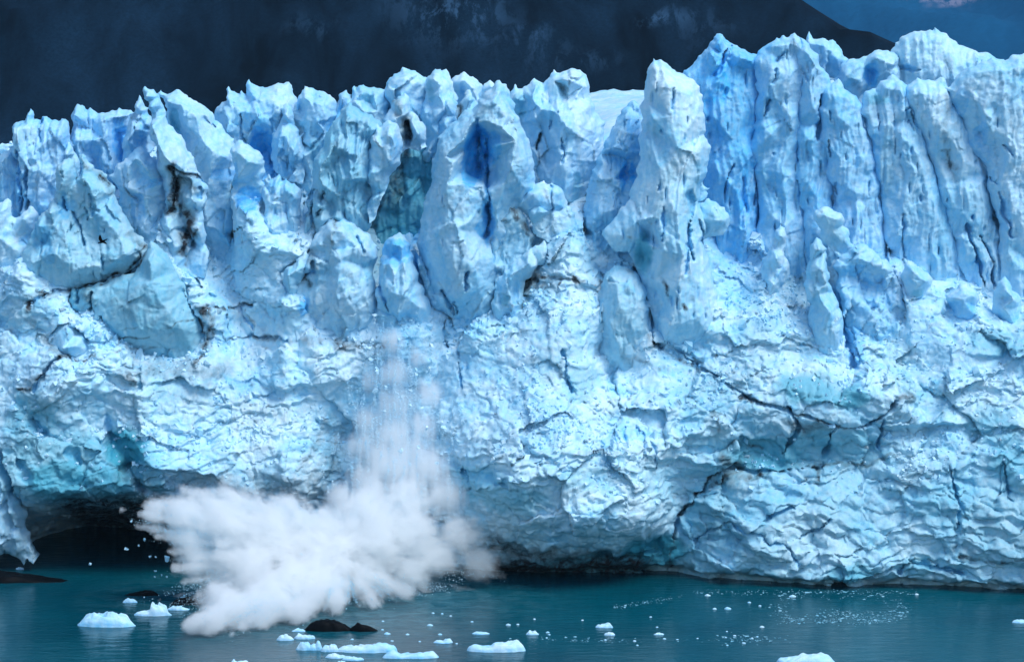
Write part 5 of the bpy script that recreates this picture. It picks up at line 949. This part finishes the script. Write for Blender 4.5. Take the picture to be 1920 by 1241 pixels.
# drops and crumbs thrown out of the burst
rnd = np.random.RandomState(3)
dp = [(246,977,.16),(271,1011,.14),(237,1029,.16),(281,1043,.12),(283,1042,.1),(292,1044,.1),(169,1057,.17),(291,1070,.13),(303,1078,.09),(290,1081,.09),(313,1081,.09),(260,1022,.1),(328,1071,.07),(345,1118,.22),(425,1150,.26),(270,1119,.1),(257,1139,.08),(313,1047,.26)]
pos, size = [], []
for a, b, s_ in dp: pos.append((*[float(v) for v in P(a, b, -10)][:1], -10.0, float(P(a, b, -10)[1]))); size.append(s_ * 1.6)
while len(pos) < 2600:
    px, py, Y, r = LOBES[rnd.randint(len(LOBES))]; x, zz = P(px, py, Y); v = rnd.normal(size=3); v /= np.linalg.norm(v)
    c = np.array([x, Y, zz]) + v * r * rnd.uniform(.62, .92); o = c - HIT
    c = c + o / np.linalg.norm(o) * abs(rnd.normal(0, .7))
    if c[2] < .2 or o[0] > 14 or (o[0] < -12 and rnd.rand() < .75): continue
    pos.append(tuple(c)); size.append(float(np.clip(rnd.lognormal(-3.4, .5), .015, .09)))
ang = [math.atan2(-(b - 1040), a - 640) % (2 * math.pi) for a, b, *_ in JETS]; order = np.argsort(ang)
for _ in range(420):                      # thin threads of drops between the jets
    k = rnd.randint(len(order)); j0, j1 = JETS[order[k]], JETS[order[(k + 1) % len(order)]]
    f = rnd.rand(); tip = np.array(j0[:3]) * (1 - f) + np.array(j1[:3]) * f
    if tip[0] > 850 and rnd.rand() < .6: continue
    x, zz = P(tip[0], tip[1], tip[2]); e = np.array([float(x), tip[2], float(zz)]) - HIT
    e = e * rnd.uniform(.82, 1.02) + rnd.normal(0, .5, 3); sg = rnd.uniform(.05, .22)
    for t in rnd.beta(5, 1.6, 85):
        c = HIT + e * t + rnd.normal(0, sg, 3)
        if c[2] > .1: pos.append(tuple(c)); size.append(float(np.clip(rnd.lognormal(-3.5, .4), .012, .06)))
V, F = chunks(len(pos), rnd, np.array(pos), np.array(size)); z = np.zeros(len(V))
link("spray_drops", mesh_from("spray_drops", V, F, {"blue": z, "dirt": z, "teal": z}, [ICE], False), "white drops and ice crumbs flung out of the splash", "spray drops", None, "stuff")

# crumbs and powder streaming down in the veil
pos, size = [], []
for _ in range(330):
    py0 = 585 + 330 * rnd.beta(1.2, 1.0); spread = 26 + 50 * smooth(600, 920, py0); px0 = 740 + rnd.normal(0, spread)
    Yv = np.interp(py0, [600, 700, 820, 930], [9, 6.5, 3, -2]) + rnd.normal(0, .8); x, zz = P(px0, py0, Yv)
    ln = rnd.uniform(1.0, 4.5); big = rnd.rand() < .12
    for t in rnd.rand(46):
        pos.append((float(x) + rnd.normal(0, .10), Yv + rnd.normal(0, .25), float(zz) - ln * t)); size.append(float(np.clip(rnd.lognormal(-3.0, .4), .02, .10)))
    if big: pos.append((float(x), Yv, float(zz))); size.append(rnd.uniform(.15, .5))
V, F = chunks(len(pos), rnd, np.array(pos), np.array(size)); z = np.zeros(len(V))
link("falling_ice_crumbs", mesh_from("falling_ice_crumbs", V, F, {"blue": z, "dirt": z, "teal": z}, [ICE], False), "crumbs of ice streaming down within the pale veil", "ice crumbs", None, "stuff")

# ------------------------------------------------------------------ the bird in front of the curved fin
def bird():
    bmat, n, l, b = mat("dark_feathers"); b.inputs["Base Color"].default_value = (.0012, .0012, .0014, 1); b.inputs["Roughness"].default_value = .8; b.inputs["Specular IOR Level"].default_value = .03
    V, F = [], []
    ax = [(-.46,.00,.012),(-.42,.012,.03),(-.36,.025,.055),(-.28,.02,.062),(-.20,.0,.085),(-.05,-.02,.125),(.10,-.02,.12),(.24,0,.08),(.34,.015,.05),(.46,.03,.055),(.52,.035,.03)]
    m = 10
    for i, (x, zc, r) in enumerate(ax):
        flat = .35 if x > .3 else 1.0
        for k in range(m):
            t = 2 * math.pi * k / m; V.append((x, r * math.cos(t) * (1.5 if x > .3 else 1), zc + r * math.sin(t) * flat))
    for i in range(len(ax) - 1):
        for k in range(m): F.append((i * m + k, i * m + (k + 1) % m, (i + 1) * m + (k + 1) % m, (i + 1) * m + k))
    for sgn in (-1, 1):                       # wings: root, elbow, wrist, tip, with thickness
        prof = [(-.17, .09, .0, .27, .035), (-.20, .30, .13, .29, .03), (-.12, .55, .20, .26, .022), (.02, .80, .20, .16, .012), (.10, .95, .17, .05, .006)]
        s0 = len(V)
        for x, y, z, c, th in prof:
            V += [(x, sgn * y, z), (x + c * .35, sgn * y, z + th), (x + c, sgn * y, z - .01), (x + c * .35, sgn * y, z - th)]
        for i in range(len(prof) - 1):
            for k in range(4):
                f = (s0 + i * 4 + k, s0 + i * 4 + (k + 1) % 4, s0 + i * 4 + 4 + (k + 1) % 4, s0 + i * 4 + 4 + k); F.append(f if sgn < 0 else f[::-1])
        F.append((s0, s0 + 1, s0 + 2, s0 + 3)); F.append((s0 + 16, s0 + 17, s0 + 18, s0 + 19))
    x, z = P(192, 453, 4.0)
    o = link("bird", mesh_from("bird", V, F, None, [bmat]), "small black bird flying in front of the curved teal fin", "bird", None, None, (float(x), 4.0, float(z)))
    o.scale = (1.3, 1.3, 1.3); o.rotation_euler = (math.radians(24), math.radians(-22), math.radians(18))
bird()

# ------------------------------------------------------------------ the air towards the far mountains
HAZE = 2e-5
hm = bpy.data.materials.new("haze"); hm.use_nodes = True; n_, l_ = hm.node_tree.nodes, hm.node_tree.links; n_.clear()
ho = n_.new("ShaderNodeOutputMaterial"); hv = n_.new("ShaderNodeVolumePrincipled"); l_.new(hv.outputs[0], ho.inputs["Volume"])
hv.inputs["Color"].default_value = (.45, .74, 1.0, 1); hv.inputs["Density"].default_value = HAZE
x0, x1, y0, y1, z0, z1 = -9500, 9500, -3500, 9500, -110, 1250
link("haze", mesh_from("haze", [(x0,y0,z0),(x1,y0,z0),(x1,y1,z0),(x0,y1,z0),(x0,y0,z1),(x1,y0,z1),(x1,y1,z1),(x0,y1,z1)], [(0,3,2,1),(4,5,6,7),(0,1,5,4),(1,2,6,5),(2,3,7,6),(3,0,4,7)], None, [hm], False), "thin blue air between the camera and the far mountains", "haze", None, "stuff")
